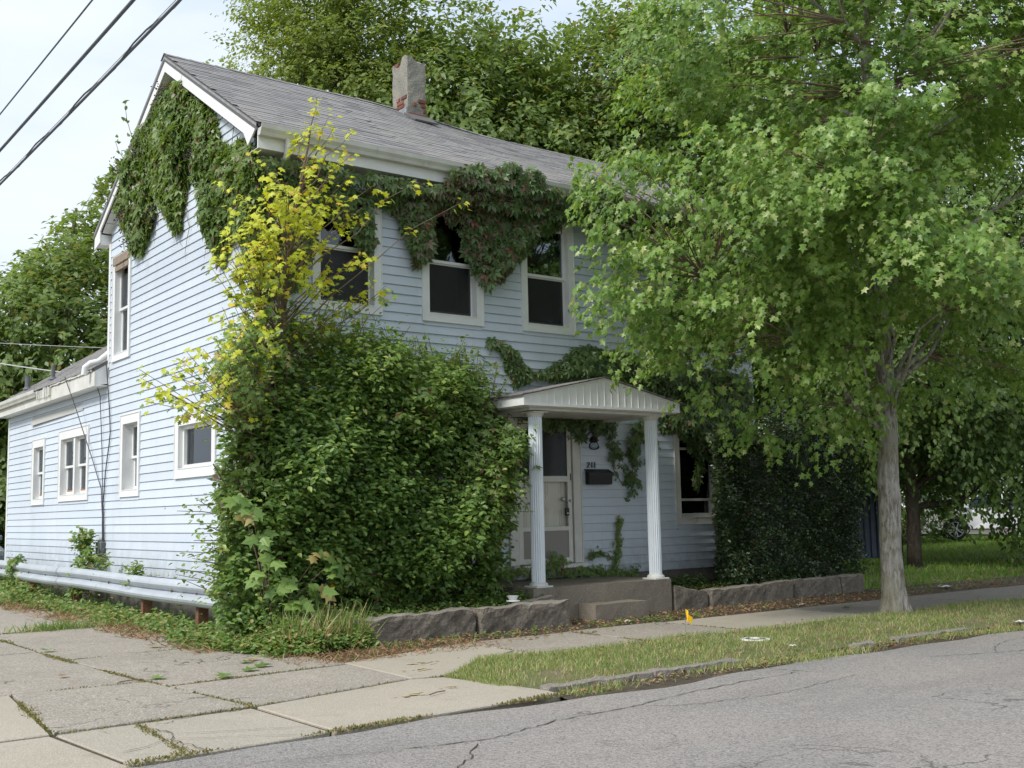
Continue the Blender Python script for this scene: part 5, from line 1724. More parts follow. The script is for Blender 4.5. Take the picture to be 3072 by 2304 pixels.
tips = np.concatenate([tips, np.array([(4.22, 2.98), (3.98, 2.92), (4.05, 2.78), (4.0, 3.02), (4.3, 3.08), (4.12, 2.70), (4.1, 2.9), (4.25, 2.8), (4.5, 2.75), (4.4, 3.0), (4.35, 2.85), (4.5, 3.0), (4.55, 3.25), (4.85, 2.95), (5.0, 2.8), (4.75, 4.55), (4.8, 4.35), (4.9, 4.5), (4.75, 3.7), (4.9, 5.2), (5.05, 5.45), (6.0, 6.4), (6.1, 6.2), (6.35, 6.35), (6.5, 6.1), (6.45, 6.25), (6.9, 4.2), (7.2, 4.25), (7.25, 4.15), (7.0, 4.1), (6.85, 5.5), (7.35, 5.55), (8.05, 5.42)])])
bb = B()
ends = []
sdir = []
for (x, z) in tips:
    zz0 = max(2.3, z-abs(x-5.8)*0.75-0.3)
    k_ = np.interp(zz0, [p[2] for p in trk], np.arange(len(trk)))
    i0 = int(min(k_, len(trk)-2))
    a = Vector(trk[i0]).lerp(Vector(trk[i0+1]), k_-i0)
    e = Vector((x, 12.1+random.uniform(-0.55, 0.35)-0.25*(x < 5.6), z))
    pp = limb_path(a, e, 5, -0.05 if x < 5 else 0.03)
    bb.tube([tuple(q) for q in pp], [0.011, 0.008, 0.006, 0.004, 0.003], 4, cap=False)
    ends.append(pp[-1]); sdir.append(pp[-1]-pp[-2])
    ends.append(pp[3]); sdir.append(pp[-1]-pp[2])
    if random.random() < 0.5:
        ends.append(pp[2]); sdir.append(pp[3]-pp[1]+RNG.normal(0, 0.1, 3))
bb.obj('branches', MT['twig'], sp, kind='stuff', fix=False)
ends, sdir = np.array(ends), np.array(sdir)
ends = ends[:, :]-unit(sdir)*0.14
ps, tp, nr = twig_leaves(ends, sdir+RNG.normal(0, 0.3, sdir.shape)*np.linalg.norm(sdir, axis=1, keepdims=True), 0.24, 7, 0.9, 0.8)
nr += np.array([-0.5, -0.5, 0.3])
sz_ = 0.085*RNG.uniform(0.6, 1.15, len(ps))
py_ = np.clip((ps[:, 2]-3.2)/1.2+0.25*fnoise(ps, 2.2, 3), 0.12, 1)
py_ = np.where(ps[:, 0] < 4.9, np.maximum(py_, 0.7), py_)
ym = RNG.random(len(ps)) < py_
leaves(sp, ps[ym], tp[ym], nr[ym], sz_[ym], T_MAPLE, LM['yellow'], 220, 'crown')
leaves(sp, ps[~ym], tp[~ym], nr[~ym], sz_[~ym], T_MAPLE, LM['weed'], 60, 'green_foliage')

# --- big shrub mass in front of the left part of the wall
sh = thing('overgrown_shrub', 'huge dark green shrub covering the front wall left of the porch', 'shrub', (7, 12.2, 0.2))
bush_poly = [(5.02, 0.6), (5.12, 1.52), (5.22, 2.2), (5.15, 2.7), (5.15, 3.05), (5.15, 3.3), (5.35, 3.6), (5.86, 3.80), (6.35, 3.70), (6.99, 3.62), (7.53, 3.38), (7.9, 3.35), (8.24, 3.48), (8.6, 3.38), (8.95, 3.25), (8.95, 2.85), (9.12, 2.7), (9.18, 2.08), (9.05, 0.97), (8.92, 0.40), (7.49, 0.25), (6.22, 0.15), (5.3, 0.10), (4.97, 0.3)]
n_ = 4600
q_ = sample_poly(bush_poly, n_)
ed_ = edge_dist(q_, bush_poly)
P3 = np.stack([q_[:, 0], q_[:, 1], 0*q_[:, 0]], 1)
front = 12.45-0.62*np.clip(ed_/0.7, 0, 1)**0.6-0.34*fnoise(P3, 1.7, 3)-0.20*fnoise(P3, 4.1, 8)
front -= 0.25*np.clip((1.2-q_[:, 1]), 0, 1)*0
yb = front+(RNG.random(n_)**2.0)*0.9
xb = q_[:, 0].copy()
base = np.stack([xb, yb, q_[:, 1]], 1)
dirs = np.stack([RNG.normal(0, 0.5, n_)-0.2, -0.8+RNG.normal(0, 0.35, n_), 0.35+RNG.normal(0, 0.4, n_)], 1)
dirs[:, 0] += np.where(xb < 5.4, -0.6, 0)
ps, tp, nr = twig_leaves(base, dirs, RNG.uniform(0.16, 0.42, n_), 12, 0.35, 0.9, RNG)
nr += np.array([-0.25, -0.55, 0.45])
ok = ~((ps[:, 0] > FX0-0.03) & (ps[:, 1] > 12.95))
ok &= ps[:, 0] > 4.93+0.41*(ps[:, 1]-12)+0.12*fnoise(ps, 2.7, 5)
ps, tp, nr = ps[ok], tp[ok], nr[ok]
sz_ = 0.080*RNG.uniform(0.6, 1.2, len(ps))
ivy_ = (fnoise(ps, 1.6, 11)+0.5*(ps[:, 0] > 8.2)-0.3*(ps[:, 2] > 3) > 0.42) & (RNG.random(len(ps)) < 0.45)
leaves(sh, ps[ivy_], tp[ivy_], nr[ivy_], 0.125*RNG.uniform(0.6, 1.15, int(ivy_.sum())), T_CR, LM['creeper'], 0, 'creeper_foliage')
ps, tp, nr, sz_ = ps[~ivy_], tp[~ivy_], nr[~ivy_], sz_[~ivy_]
top_ = RNG.random(len(ps)) < np.clip((ps[:, 2]-2.3)/1.0+0.35*fnoise(ps, 2.0, 4), 0.03, 0.92)  # brighter leaves become likelier with height
leaves(sh, ps[~top_], tp[~top_], nr[~top_], sz_[~top_], T_OV, LM['bush'], 220, 'foliage')
leaves(sh, ps[top_], tp[top_], nr[top_], sz_[top_], T_OV, LM['bush_top'], 80, 'bright_foliage')
# the part that wraps the corner of the house
n2 = 800
q2 = sample_poly([(12.1, 0.5), (13.25, 0.6), (13.1, 1.2), (12.9, 1.9), (12.9, 2.4), (13.1, 2.8), (13.2, 3.2), (12.6, 3.5), (12.1, 3.4)], n2)
b2 = np.stack([5.48+RNG.random(n2)*0.25, q2[:, 0], q2[:, 1]], 1)
dr = np.stack([-0.5+RNG.normal(0, 0.4, n2), RNG.normal(0, 0.5, n2)+0.1, 0.3+RNG.normal(0, 0.4, n2)], 1)
p2, t2, nr2 = twig_leaves(b2, dr, RNG.uniform(0.12, 0.25, n2), 11, 0.35, 0.9)
ok = (p2[:, 0] < 5.76) & (p2[:, 0] > 4.98+0.40*(p2[:, 1]-12))
leaves(sh, p2[ok], t2[ok], nr2[ok]+np.array([-0.6, -0.2, 0.4]), 0.066*RNG.uniform(0.6, 1.2, int(ok.sum())), T_OV, LM['bush'], 0, 'corner_foliage')
# long loose shoots on top and at the left side
lb, ld, ll = [], [], []
for x in np.linspace(5.4, 8.9, 75):
    z = np.interp(x, [5, 5.86, 6.99, 7.53, 8.24, 9.0], [3.4, 3.75, 3.55, 3.35, 3.42, 2.9])
    lb.append((x, 12.2+random.uniform(-0.3, 0.3), z-0.15)); ld.append((random.gauss(0.15, 0.4), -0.25, 1)); ll.append(random.uniform(0.22, 0.6))
for z in np.linspace(0.5, 1.6, 16):
    lb.append((5.1, 12.2, z)); ld.append((-0.8, random.gauss(0.1, 0.3), random.uniform(-0.1, 0.9))); ll.append(random.uniform(0.3, 0.65))
lb, ld, ll = np.array(lb), np.array(ld), np.array(ll)
ps, tp, nr = twig_leaves(lb, ld, ll, 18, 0.3, 0.9)
leaves(sh, ps, tp, nr, 0.072*RNG.uniform(0.6, 1.15, len(ps)), T_OV, LM['bush_top'], 0, 'shoots')
bb = B()
for a, d, L in zip(lb, unit(ld), ll):
    bb.tube([tuple(a), tuple(a+d*L*0.5-np.array([0, 0, 0.02])), tuple(a+d*L-np.array([0, 0, 0.12*L]))], [0.006, 0.005, 0.003], 4, cap=False)
for i in range(46):
    x = random.uniform(5.3, 8.9)
    bb.tube([(x, 12.5, 0.1), (x+random.uniform(-.3, .3), 12.3, random.uniform(0.8, 1.4)), (x+random.uniform(-.6, .6), 12.15, random.uniform(1.8, 3.2))], [0.022, 0.016, 0.008], 5, cap=False)
bb.obj('stems', MT['twig'], sh, kind='stuff', fix=False)

# --- big-leaved maple seedling and weeds below the shrub
sd = thing('maple_seedling', 'bright green big-leaved maple seedling in front of the shrub beside the guardrail end', 'seedling', (5.5, 11.75, 0))
bb = B()
base, dd = [], []
for (x, y, z) in ((5.15, 11.6, 1.45), (5.25, 11.55, 1.2), (5.3, 11.5, 0.95), (5.45, 11.45, 0.7), (5.55, 11.4, 0.5), (5.85, 11.5, 0.95), (5.95, 11.45, 0.85), (5.6, 11.4, 0.32), (5.35, 11.5, 0.6), (5.2, 11.6, 0.8), (5.05, 11.7, 1.6), (5.75, 11.4, 0.6)):
    bb.tube([(5.5, 11.8, 0.0), ((5.5+x)/2, 11.75, z*0.6), (x, y, z)], [0.010, 0.008, 0.004], 5, cap=False)
    base.append((x, y, z)); dd.append((x-5.5, -0.6, 0.3))
bb.obj('stems', MT['twig'], sd, kind='stuff', fix=False)
ps, tp, nr = twig_leaves(np.array(base), np.array(dd), 0.20, 8, 0.8, 0.9)
leaves(sd, ps, tp, nr+np.array([-0.5, -0.9, 0.6]), 0.165*RNG.uniform(0.7, 1.15, len(ps)), T_MAPLE, LM['weed'], 40, 'foliage')

# --- clipped yew-like hedge right of the porch
hd = thing('clipped_hedge', 'dark dense clipped hedge standing behind the stone edging at right', 'hedge', (14.8, 12.2, 0.2))
n_ = 6500
u = RNG.random((n_, 3))
face = RNG.random(n_)
hx = 13.05+3.35*u[:, 0]
hz = 0.28+2.25*u[:, 1]
hy = 12.0+0.9*u[:, 2]
P3 = np.stack([hx, 0*hx, hz], 1)
hy = np.where(face < 0.62, 12.0+0.14*fnoise(P3, 1.8, 2)+0.13*fnoise(P3, 6, 3)+0.20*RNG.random(n_), hy)
hx = np.where((face >= 0.62) & (face < 0.78), 13.02+0.1*fnoise(np.stack([0*hy, hy, hz], 1), 2, 4)+0.1*u[:, 0]+0.12*(hz < 0.7), hx)
hz = np.where((face >= 0.78) & (face < 0.93), 2.42+0.10*fnoise(np.stack([hx, hy, 0*hx], 1), 2, 5)+0.1*u[:, 1], hz)
hx = np.where(face >= 0.93, 16.38-0.1*u[:, 0], hx)
hx = np.maximum(hx, 13.0+(hy-11.95)*1.0+0.05*fnoise(np.stack([0*hy, hy, hz], 1), 3, 4))
base = np.stack([hx, hy, hz], 1)
cent = np.array([14.7, 12.6, 1.4])
dirs = unit(base-cent)*np.array([0.6, 1.2, 0.5])+RNG.normal(0, 0.45, (n_, 3))+np.array([0, -0.2, 0.25])
ps, tp, nr = twig_leaves(base, dirs, 0.12, 9, 0.1, 0.7)
ok = ~((ps[:, 1] > 12.96) & (ps[:, 0] < FX1))
leaves(hd, ps[ok], tp[ok], nr[ok]+RNG.normal(0, 0.4, (int(ok.sum()), 3)), 0.056*RNG.uniform(0.5, 1.3, int(ok.sum())), T_DI, LM['yew'], 0, 'foliage')
box('dense_core', LM['yew'], hd, 13.95, 16.2, 12.25, 12.9, 0.25, 2.30)

# --- trees beyond the house
def bg_tree(name, label, cat_loc, trunk_h, c, r, ncl, mat, tmpl, lsize, seed, zmin=None, keep=None, limbs=14, twl=0.7, cl=0.65, group=None, tw=15, lv=14, squash=0.6, inner=0.35, droop=0.6, trad=0.28, single=0, extra=None):
    t = thing(name, label, 'tree', cat_loc, group)
    x, y, z = cat_loc
    make_tree(t, [(x, y, z-0.1), (x+0.1, y, z+trunk_h*0.4), (x-0.1, y+0.1, z+trunk_h*0.8), (c[0], c[1], c[2]+r[2]*0.75)], [trad, trad*0.8, trad*0.65, 0.04], c, r, ncl, tw, lv, lsize, mat, MT['bark_dark'], tmpl,
              limbs=limbs, start=0.3, zmin=zmin, keep=keep, seed=seed, cl_r=cl, twl=twl, inner=inner, droop=droop, trunk_sides=9, squash=squash, limb_r=0.07, single=single, extra=extra)
    return t
GB = 'tall trees behind the house'
bg_tree('mulberry_tree', 'olive-green tree rising behind the rear addition at far left', (8.5, 33.5, 0), 4, (9.4, 34.0, 5.8), (3.9, 2.6, 6.6), 300, LM['bgtree'], T_DI, 0.24, 2.1, zmin=0.8, twl=0.6, keep=lambda p: (p[:, 2] < 7.9+1.30*(p[:, 0]-7.0)+0.5*fnoise(p, 1.5, 2)))
bg_tree('mulberry_tree', 'lower dark tree at the left edge behind the parked car', (5.5, 37.5, 0), 3, (6.2, 38.0, 3.9), (4.2, 2.6, 4.0), 230, LM['bgtree'], T_DI, 0.24, 3.4, zmin=0.5, twl=0.8)
bg_tree('locust_tree', 'feathery pale green locust tree left of the chimney behind the roof', (13.8, 27.8, 0), 8, (14.9, 28.2, 13.0), (2.9, 2.6, 4.8), 360, LM['locust'], T_DI, 0.15, 4.2, zmin=8.0, twl=0.50, cl=0.5, lv=13, tw=15, squash=0.35, group=GB)
bg_tree('broad_tree', 'dense olive tree directly behind the chimney', (18.0, 26.5, 0), 8, (18.4, 27.0, 11.8), (4.4, 2.8, 5.0), 330, LM['bgtree'], T_DI, 0.23, 5.1, zmin=5.0, group=GB)
bg_tree('broad_tree', 'tall olive tree filling the gap between chimney and street maple', (23.5, 24.5, 0), 8, (24.3, 25.0, 11.0), (4.8, 3.0, 6.4), 380, LM['bgtree'], T_DI, 0.23, 6.6, zmin=3.0, group=GB)
bg_tree('broad_tree', 'dark tree behind the crown of the street maple', (31.5, 24.0, 0), 8, (31.8, 24.5, 10.5), (5.6, 3.4, 8.0), 380, LM['yard'], T_DI, 0.25, 7.7, zmin=2.4, group=GB)
# the dark yard tree at the right whose boughs hang over the lawn
def zmin_yard(p):
    return 1.9+0.22*np.clip(24.5-p[:, 0], 0, 9)
ex = [(23.2, 12.6, 1.6), (23.7, 12.5, 1.35), (24.2, 12.6, 1.2), (24.7, 12.8, 1.1), (25.1, 13.0, 0.95), (25.5, 13.2, 0.85), (24.3, 13.2, 1.7), (23.0, 13.2, 1.9), (25.0, 12.7, 1.6), (24.9, 13.6, 1.25), (25.9, 13.0, 1.2)]
bg_tree('yard_tree', 'dark spreading tree whose low boughs hang over the side lawn at right', (22.6, 15.1, 0.12), 4, (25.3, 15.0, 5.8), (5.4, 3.4, 5.0), 420, LM['yard'], T_OV, 0.145, 8.8, zmin=zmin_yard, twl=0.65, cl=0.5, droop=0.9, trad=0.17, extra=ex)
# shrubs on the far side of the lawn
def blob_shrub(name, label, c, r, n, mat, lsize, tmpl=T_OV, group=None, cat='shrub', m=10, L=0.3):
    t = thing(name, label, cat, (c[0], c[1], c[2]-r[2]), group)
    d = unit(RNG.normal(0, 1, (n, 3)))
    rho = 0.55+0.45*RNG.random(n)**0.5
    base = np.array(c)+d*np.array(r)*(rho*(1+0.15*fnoise(d, 3, c[0])))[:, None]
    base = base[base[:, 2] > c[2]-r[2]*0.85]
    ps, tp, nr = twig_leaves(base, (base-np.array(c))+RNG.normal(0, 0.4, base.shape), L, m, 0.3, 0.8)
    leaves(t, ps, tp, nr+unit(ps-np.array(c))*0.5, lsize*RNG.uniform(0.6, 1.2, len(ps)), tmpl, mat, 0, 'foliage')
    bb = B()
    for i in range(7):
        e = np.array(c)+unit(RNG.normal(0, 1, 3)+np.array([0, 0, 0.8]))*np.array(r)*0.7
        bb.tube([(c[0], c[1], c[2]-r[2]), tuple((np.array([c[0], c[1], c[2]-r[2]])+e)/2), tuple(e)], [0.03, 0.02, 0.01], 5, cap=False)
    bb.obj('stems', MT['bark_dark'], t, kind='stuff', fix=False)
    return t
blob_shrub('round_shrub', 'dark shrub beside the front wheel of the white car', (31.3, 21.2, 1.7), (2.0, 1.2, 1.7), 900, LM['yard'], 0.11)
blob_shrub('tangled_shrub', 'tangled green shrub at the right of the blue metal fence', (26.5, 19.6, 1.7), (1.7, 1.2, 1.9), 700, LM['bush'], 0.10)
blob_shrub('round_shrub', 'black-green shrub hanging over the blue metal fence', (23.0, 17.8, 3.0), (1.8, 1.0, 1.4), 700, LM['yew'], 0.12)
blob_shrub('round_shrub', 'dark shrub between hedge and blue metal fence', (19.5, 15.6, 1.9), (1.4, 0.9, 1.7), 600, LM['yew'], 0.10)
blob_shrub('far_tree', 'sunlit pale green tree top beyond the white car', (46.0, 29.0, 5.2), (4.6, 2.4, 3.2), 1500, LM['maple'], 0.20, L=0.6, cat='tree')
blob_shrub('round_shrub', 'far green shrubbery closing the view behind the yard', (37.0, 31.0, 2.8), (4.5, 2.0, 2.9), 1300, LM['bgtree'], 0.2, L=0.6)

# --- blue metal fence beyond the trunk
fn = thing('blue_metal_fence', 'dark blue corrugated steel fence seen between hedge and maple trunk', 'fence', (23.0, 17.0, 0.13))
for i in range(6):
    x = 22.0+i*0.5
    P = []
    for s in range(2):
        xx = x+s*0.25
        P += [(xx, 17.0), (xx+0.14, 17.0), (xx+0.155, 17.035), (xx+0.235, 17.035)]
    P = P+[(x+0.49, 17.0)]
    P = P+[(p[0], p[1]+0.006) for p in P[::-1]]
    B().prism(P, 'z', 0.14, 1.86).obj('sheet_panel', MT['bluefence'], fn)
B().box(22.0, 25.0, 17.05, 17.09, 0.5, 0.56).box(22.0, 25.0, 17.05, 17.09, 1.4, 1.46).obj('rail', MT['darkgrey'], fn)

# --- white house with a porch railing at the far right
nh = thing('neighbour_house', 'white house with a white porch railing at the far right edge', 'house', (52, 29, 0.2))
box('wall', MT['white'], nh, 48.6, 60, 29.5, 40, 0.6, 4.4)
box('foundation', MT['brick'], nh, 48.7, 60, 29.55, 40, 0.0, 0.6)
box('porch_deck', MT['white'], nh, 48.4, 60, 27.6, 29.5, 0.55, 0.75)
box('porch_base', MT['brick'], nh, 48.5, 60, 27.7, 29.5, 0.0, 0.55)
B().prism([(27.2, 3.9), (35, 7.2), (40.4, 4.0), (40.4, 3.8), (35, 7.0), (27.2, 3.7)], 'x', 47.9, 60).obj('roof', MT['roof_deck'], nh)
B().prism([(29.6, 4.4), (39.9, 4.4), (35, 6.9)], 'x', 48.65, 48.8).obj('gable_wall', MT['white'], nh)
for x in np.arange(48.5, 56, 0.14):
    B().box(x, x+0.05, 27.66, 27.71, 0.80, 1.62).obj('baluster', MT['white'], nh)
B().box(48.45, 56, 27.64, 27.73, 1.62, 1.70).box(48.45, 56, 27.65, 27.72, 0.76, 0.80).obj('handrail', MT['white'], nh)
for x in (48.45, 51.5, 54.5):
    B().box(x, x+0.14, 27.62, 27.76, 0.75, 3.8).obj('porch_post', MT['white'], nh)
for y in (31.0, 35.0):
    f_ = B().box(48.55, 48.6, y, y+1.0, 1.5, 3.2).obj('window', MT['white'], nh)
    B().box(48.53, 48.549, y+0.1, y+0.9, 1.6, 3.1).obj('pane', MT['carglass'], f_)

# --- cars
def make_car(label, loc, heading, paint, z0):
    t = thing('parked_car', label, 'car', loc)
    c, s = math.cos(heading), math.sin(heading)
    def tf(b_):
        b_.v = [(loc[0]+x*c-y*s, loc[1]+x*s+y*c, loc[2]+z) for x, y, z in b_.v]
        return b_
    # side profile, x forward (nose at +), z up
    up_p = [(2.25, 0.42), (2.28, 0.62), (2.15, 0.82), (1.35, 0.98), (0.75, 1.42), (-0.2, 1.55), (-1.5, 1.50), (-2.15, 1.05), (-2.28, 0.75), (-2.25, 0.38)]
    def arch(cx):
        return [(cx+0.40*math.cos(a), 0.34+0.40*math.sin(a)) for a in np.linspace(math.pi, 0, 9)]
    low = [(-2.2, 0.24)]+arch(-1.38)+arch(1.38)+[(2.2, 0.24)]
    prof_ = up_p[::-1]
    poly = low+[q for q in up_p]
    b_ = B()
    n = len(poly)
    ys_ = (-0.88, -0.86, 0.86, 0.88)
    rings = []
    for sy, inset in ((-1, 0), (1, 0)):
        pass
    def wy(z):
        return 0.90 if z < 0.85 else 0.90-(z-0.85)*0.38
    vs = [(x, -wy(z), z) for x, z in poly]+[(x, wy(z), z) for x, z in poly]
    b_.add(vs, [tuple(range(n)), tuple(range(2*n-1, n-1, -1))]+[(i, n+i, n+(i+1) % n, (i+1) % n) for i in range(n)])
    body = tf(b_).obj('body', paint, t, bevel=0.02)
    for sy in (-1, 1):
        g_ = B()
        for P in ([(1.20, 1.02), (0.70, 1.37), (-0.02, 1.46), (-0.02, 1.03)], [(-0.10, 1.03), (-0.10, 1.47), (-0.95, 1.46), (-0.95, 1.05)], [(-1.03, 1.05), (-1.03, 1.45), (-1.45, 1.42), (-1.85, 1.12)]):
            vs = [(x, sy*(wy(z)+0.004), z) for x, z in P]+[(x, sy*(wy(z)-0.01), z) for x, z in P]
            g_.add(vs, [(0, 1, 2, 3), (7, 6, 5, 4), (0, 4, 5, 1), (1, 5, 6, 2), (2, 6, 7, 3), (3, 7, 4, 0)])
        tf(g_).obj('side_window', MT['carglass'], t)
        tf(B().box(-0.35, -0.20, sy*0.905-0.012, sy*0.905+0.012, 0.93, 0.955)).obj('door_handle', MT['rim'], t)
        tf(B().box(0.95, 1.12, sy*0.99-0.09, sy*0.99+0.09, 1.0, 1.13)).obj('mirror', paint, t, bevel=0.02)
        tf(B().box(2.16, 2.285, sy*0.68-0.16, sy*0.68+0.16, 0.64, 0.78)).obj('headlight', MT['rim'], t, bevel=0.015)
        tf(B().box(-2.29, -2.17, sy*0.70-0.14, sy*0.70+0.14, 0.78, 0.98)).obj('tail_light', MT['redlamp'], t, bevel=0.015)
        for cx in (-1.38, 1.38):
            wq = B().lathe([(0.235, -0.03), (0.25, -0.11), (0.33, -0.10), (0.345, -0.05), (0.345, 0.05), (0.33, 0.10), (0.25, 0.11), (0.235, 0.03)], (cx, sy*0.80, 0.34), 'y', 28)
            wh = tf(wq).obj('wheel', MT['tyre'], t, smooth=False)
            rm = B()
            rm.lathe([(0.20, 0.03*sy), (0.245, 0.08*sy), (0.248, 0.118*sy), (0.228, 0.120*sy), (0.215, 0.05*sy)], (cx, sy*0.80, 0.34), 'y', 28)
            rm.lathe([(0.05, 0.06*sy), (0.045, 0.112*sy), (0.01, 0.115*sy)], (cx, sy*0.80, 0.34), 'y', 12)
            for k_ in range(10):
                a = 2*math.pi*k_/10+(0.10 if k_ % 2 else -0.10)
                d0, d1 = 0.03, 0.232
                w0, w1 = 0.014, 0.020
                ca, sa = math.cos(a), math.sin(a)
                pts = []
                for yy in (0.085, 0.108):
                    for dd, ww in ((d0, w0), (d1, w1)):
                        for sg in (-1, 1):
                            pts.append((cx+ca*dd-sa*ww*sg, sy*(0.80+yy), 0.34+sa*dd+ca*ww*sg))
                rm.add(pts, [(0, 1, 3, 2), (4, 6, 7, 5), (0, 2, 6, 4), (1, 5, 7, 3), (0, 4, 5, 1), (2, 3, 7, 6)])
            tf(rm).obj('rim', MT['rim'], wh)
            tf(B().lathe([(0.24, 0.02*sy), (0.24, 0.06*sy)], (cx, sy*0.80, 0.34), 'y', 20)).obj('brake_disc', MT['tyre'], wh)
    wsn = B()
    wsn.add([(1.30, -0.80, 1.005), (1.30, 0.80, 1.005), (0.79, 0.66, 1.40), (0.79, -0.66, 1.40)], [(0, 1, 2, 3)])
    wsn.v = [(x+0.012, y, z+0.012) for x, y, z in wsn.v]
    tf(wsn).obj('windscreen', MT['carglass'], t, fix=False)
    rw = B()
    rw.add([(-1.60, -0.66, 1.45), (-1.60, 0.66, 1.45), (-2.08, 0.76, 1.12), (-2.08, -0.76, 1.12)], [(0, 1, 2, 3)])
    rw.v = [(x-0.014, y, z+0.010) for x, y, z in rw.v]
    tf(rw).obj('rear_window', MT['carglass'], t, fix=False)
    tf(B().box(2.20, 2.295, -0.45, 0.45, 0.50, 0.70)).obj('grille', MT['black'], t)
    tf(B().box(2.22, 2.31, -0.85, 0.85, 0.28, 0.44)).obj('bumper', paint, t, bevel=0.02)
    return t
# wheel nearest the camera sits at about (33.1, 20.55)
hd_ = math.atan2(0.78, -0.62)                       # nose points up-left, tail to the right edge
fx, fy = math.cos(hd_), math.sin(hd_)
nx_, ny_ = -fy, fx                                  # left side normal
cx_ = 33.1-1.38*fx-0.80*nx_
cy_ = 20.55-1.38*fy-0.80*ny_
make_car('white car parked beyond the lawn, mostly hidden by hanging branches', (cx_, cy_, 0.27), hd_, MT['carwhite'], 0)
make_car('grey car nosing out behind the far left corner of the house', (5.75, 31.6, 0.0), R(-90), MT['cargrey'], 0)

# ================================================================== GROUND COVER
def blades(name, label, pts, h, mat, parent=None, wid=1.0, lean=0.45, cat='grass'):
    n = len(pts)
    tp = np.array([0, 0, 1.0])+RNG.normal(0, lean, (n, 3))*np.array([1, 1, 0.2])
    nr = RNG.normal(0, 1, (n, 3))*np.array([1, 1, 0.2])
    o = leaves(parent, pts, tp, nr, h*RNG.uniform(0.5, 1.3, n), T_BL if wid == 1.0 else tm_blade(0.05*wid), mat, 0, name)
    if parent is None:
        tag(o, label, cat)
    return o

# verge grass
n_ = 80000
gx = 5.56+RNG.random(n_)**1.8*24
gy = 7.32+RNG.random(n_)*1.72
P3 = np.stack([gx, gy, 0*gx], 1)
dens = 0.72+0.40*fnoise(P3, 1.3, 3)+0.25*fnoise(P3, 4, 5)
okm = (RNG.random(n_) < dens) & ((gx > 6.5) | (gy < 8.45+(gx-5.55)*0.62)) & ((gx > 5.9) | (gy > 7.35+(5.9-gx)*0.9)) & (np.hypot(gx-12.97, gy-9.0) > 0.25)
P3 = P3[okm]
P3[:, 2] = [strip_z(x, y)-0.005 for x, y in P3[:, :2]]
blades('verge_grass', 'patchy green and straw coloured grass of the verge between sidewalk and road', P3, 0.052, LM['grass'], wid=1.15)
# ragged grass spilling to the road edge
n_ = 20000
gx = 5.75+RNG.random(n_)*16
gy = 7.12+0.16*np.sin(gx*1.9)*0.6+RNG.normal(0, 0.10, n_)
P3 = np.stack([gx, gy, np.full(n_, -0.022)], 1)
okm = (RNG.random(n_) < 0.5+0.6*fnoise(P3, 1.6, 6)) & (gy > 6.86)
blades('roadside_grass', 'tufts of grass and weed growing over the broken kerb', P3[okm], 0.055, LM['grass'])
# side lawn
n_ = 52000
gx = 14.5+RNG.random(n_)*25
gy = 10.9+RNG.random(n_)*13
P3 = np.stack([gx, gy, gz(gx, gy)-0.062], 1)
okm = ~((gx < 16.2) & (gy < 13.3)) & ~((gx < 15.1)) & (gy < 25)
blades('side_lawn', 'mown lawn of the side yard beyond the maple trunk', P3[okm], 0.10, LM['lawngrass'], wid=2.2)

# joints between the slabs
jl = [((3.62, 8.15), (3.47, 10.05), 0.9), ((3.47, 10.05), (3.36, 12.2), 1.0), ((3.36, 12.2), (3.3, 19), 0.9), ((2.16, 8.1), (2.38, 10.1), 0.9), ((2.38, 10.1), (3.46, 10.04), 0.35), ((3.5, 9.64), (5.2, 9.8), 0.5),
      ((3.4, 12.17), (5.1, 12.32), 0.6), ((3.4, 15.72), (5.1, 15.9), 0.8), ((2.16, 8.04), (3.6, 8.15), 0.25), ((3.65, 8.15), (5.26, 8.54), 0.12), ((2.25, 6.80), (3.62, 6.87), 0.35), ((3.62, 6.87), (5.7, 7.0), 0.6),
      ((5.27, 8.55), (5.55, 8.46), 0.5), ((8.62, 9.05), (8.65, 10.5), 0.8), ((10.15, 9.05), (10.15, 10.5), 0.6), ((7.11, 9.05), (7.11, 10.4), 0.2), ((2.62, 6.85), (2.72, 8.05), 0.3)]
pts = []
for a, b_, dn in jl:
    a, b_ = np.array(a), np.array(b_)
    L = np.linalg.norm(b_-a)
    n_ = int(L*1100)
    t = RNG.random(n_)
    p = a+(b_-a)*t[:, None]
    nn = fnoise(np.stack([p[:, 0], p[:, 1], 0*t], 1), 3.1, 2)
    k_ = RNG.random(n_) < np.clip(dn*(0.55+0.9*nn), 0, 1)
    w_ = 0.010+0.030*np.clip(nn, 0, 1)
    p = p[k_]+RNG.normal(0, 1, (int(k_.sum()), 2))*w_[k_][:, None]
    pts.append(np.stack([p[:, 0], p[:, 1], np.full(len(p), -0.008)], 1))
pts = np.concatenate(pts)
n_ = len(pts)
tag(leaves(None, pts, RNG.normal(0, 1, (n_, 3))+np.array([0, 0, 0.7]), RNG.normal(0, 1, (n_, 3)), 0.024*RNG.uniform(0.5, 1.3, n_), T_DI, LM['joint'], 0, 'joint_weeds'), 'low moss and weeds filling the joints of the concrete slabs', 'weeds')
# clumps of taller grass in a driveway joint
g_ = np.stack([RNG.normal(4.35, 0.35, 500), RNG.normal(15.8, 0.10, 500), np.full(500, 0.0)], 1)
blades('grass_tuft', 'tuft of grass in the driveway joint below the guardrail', g_, 0.13, LM['weed'])
g_ = np.stack([RNG.normal(5.0, 0.22, 260), RNG.normal(12.3, 0.09, 260), np.full(260, 0.0)], 1)
blades('grass_tuft', 'small grass tuft in the driveway joint nearest the shrub', g_, 0.08, LM['weed'])

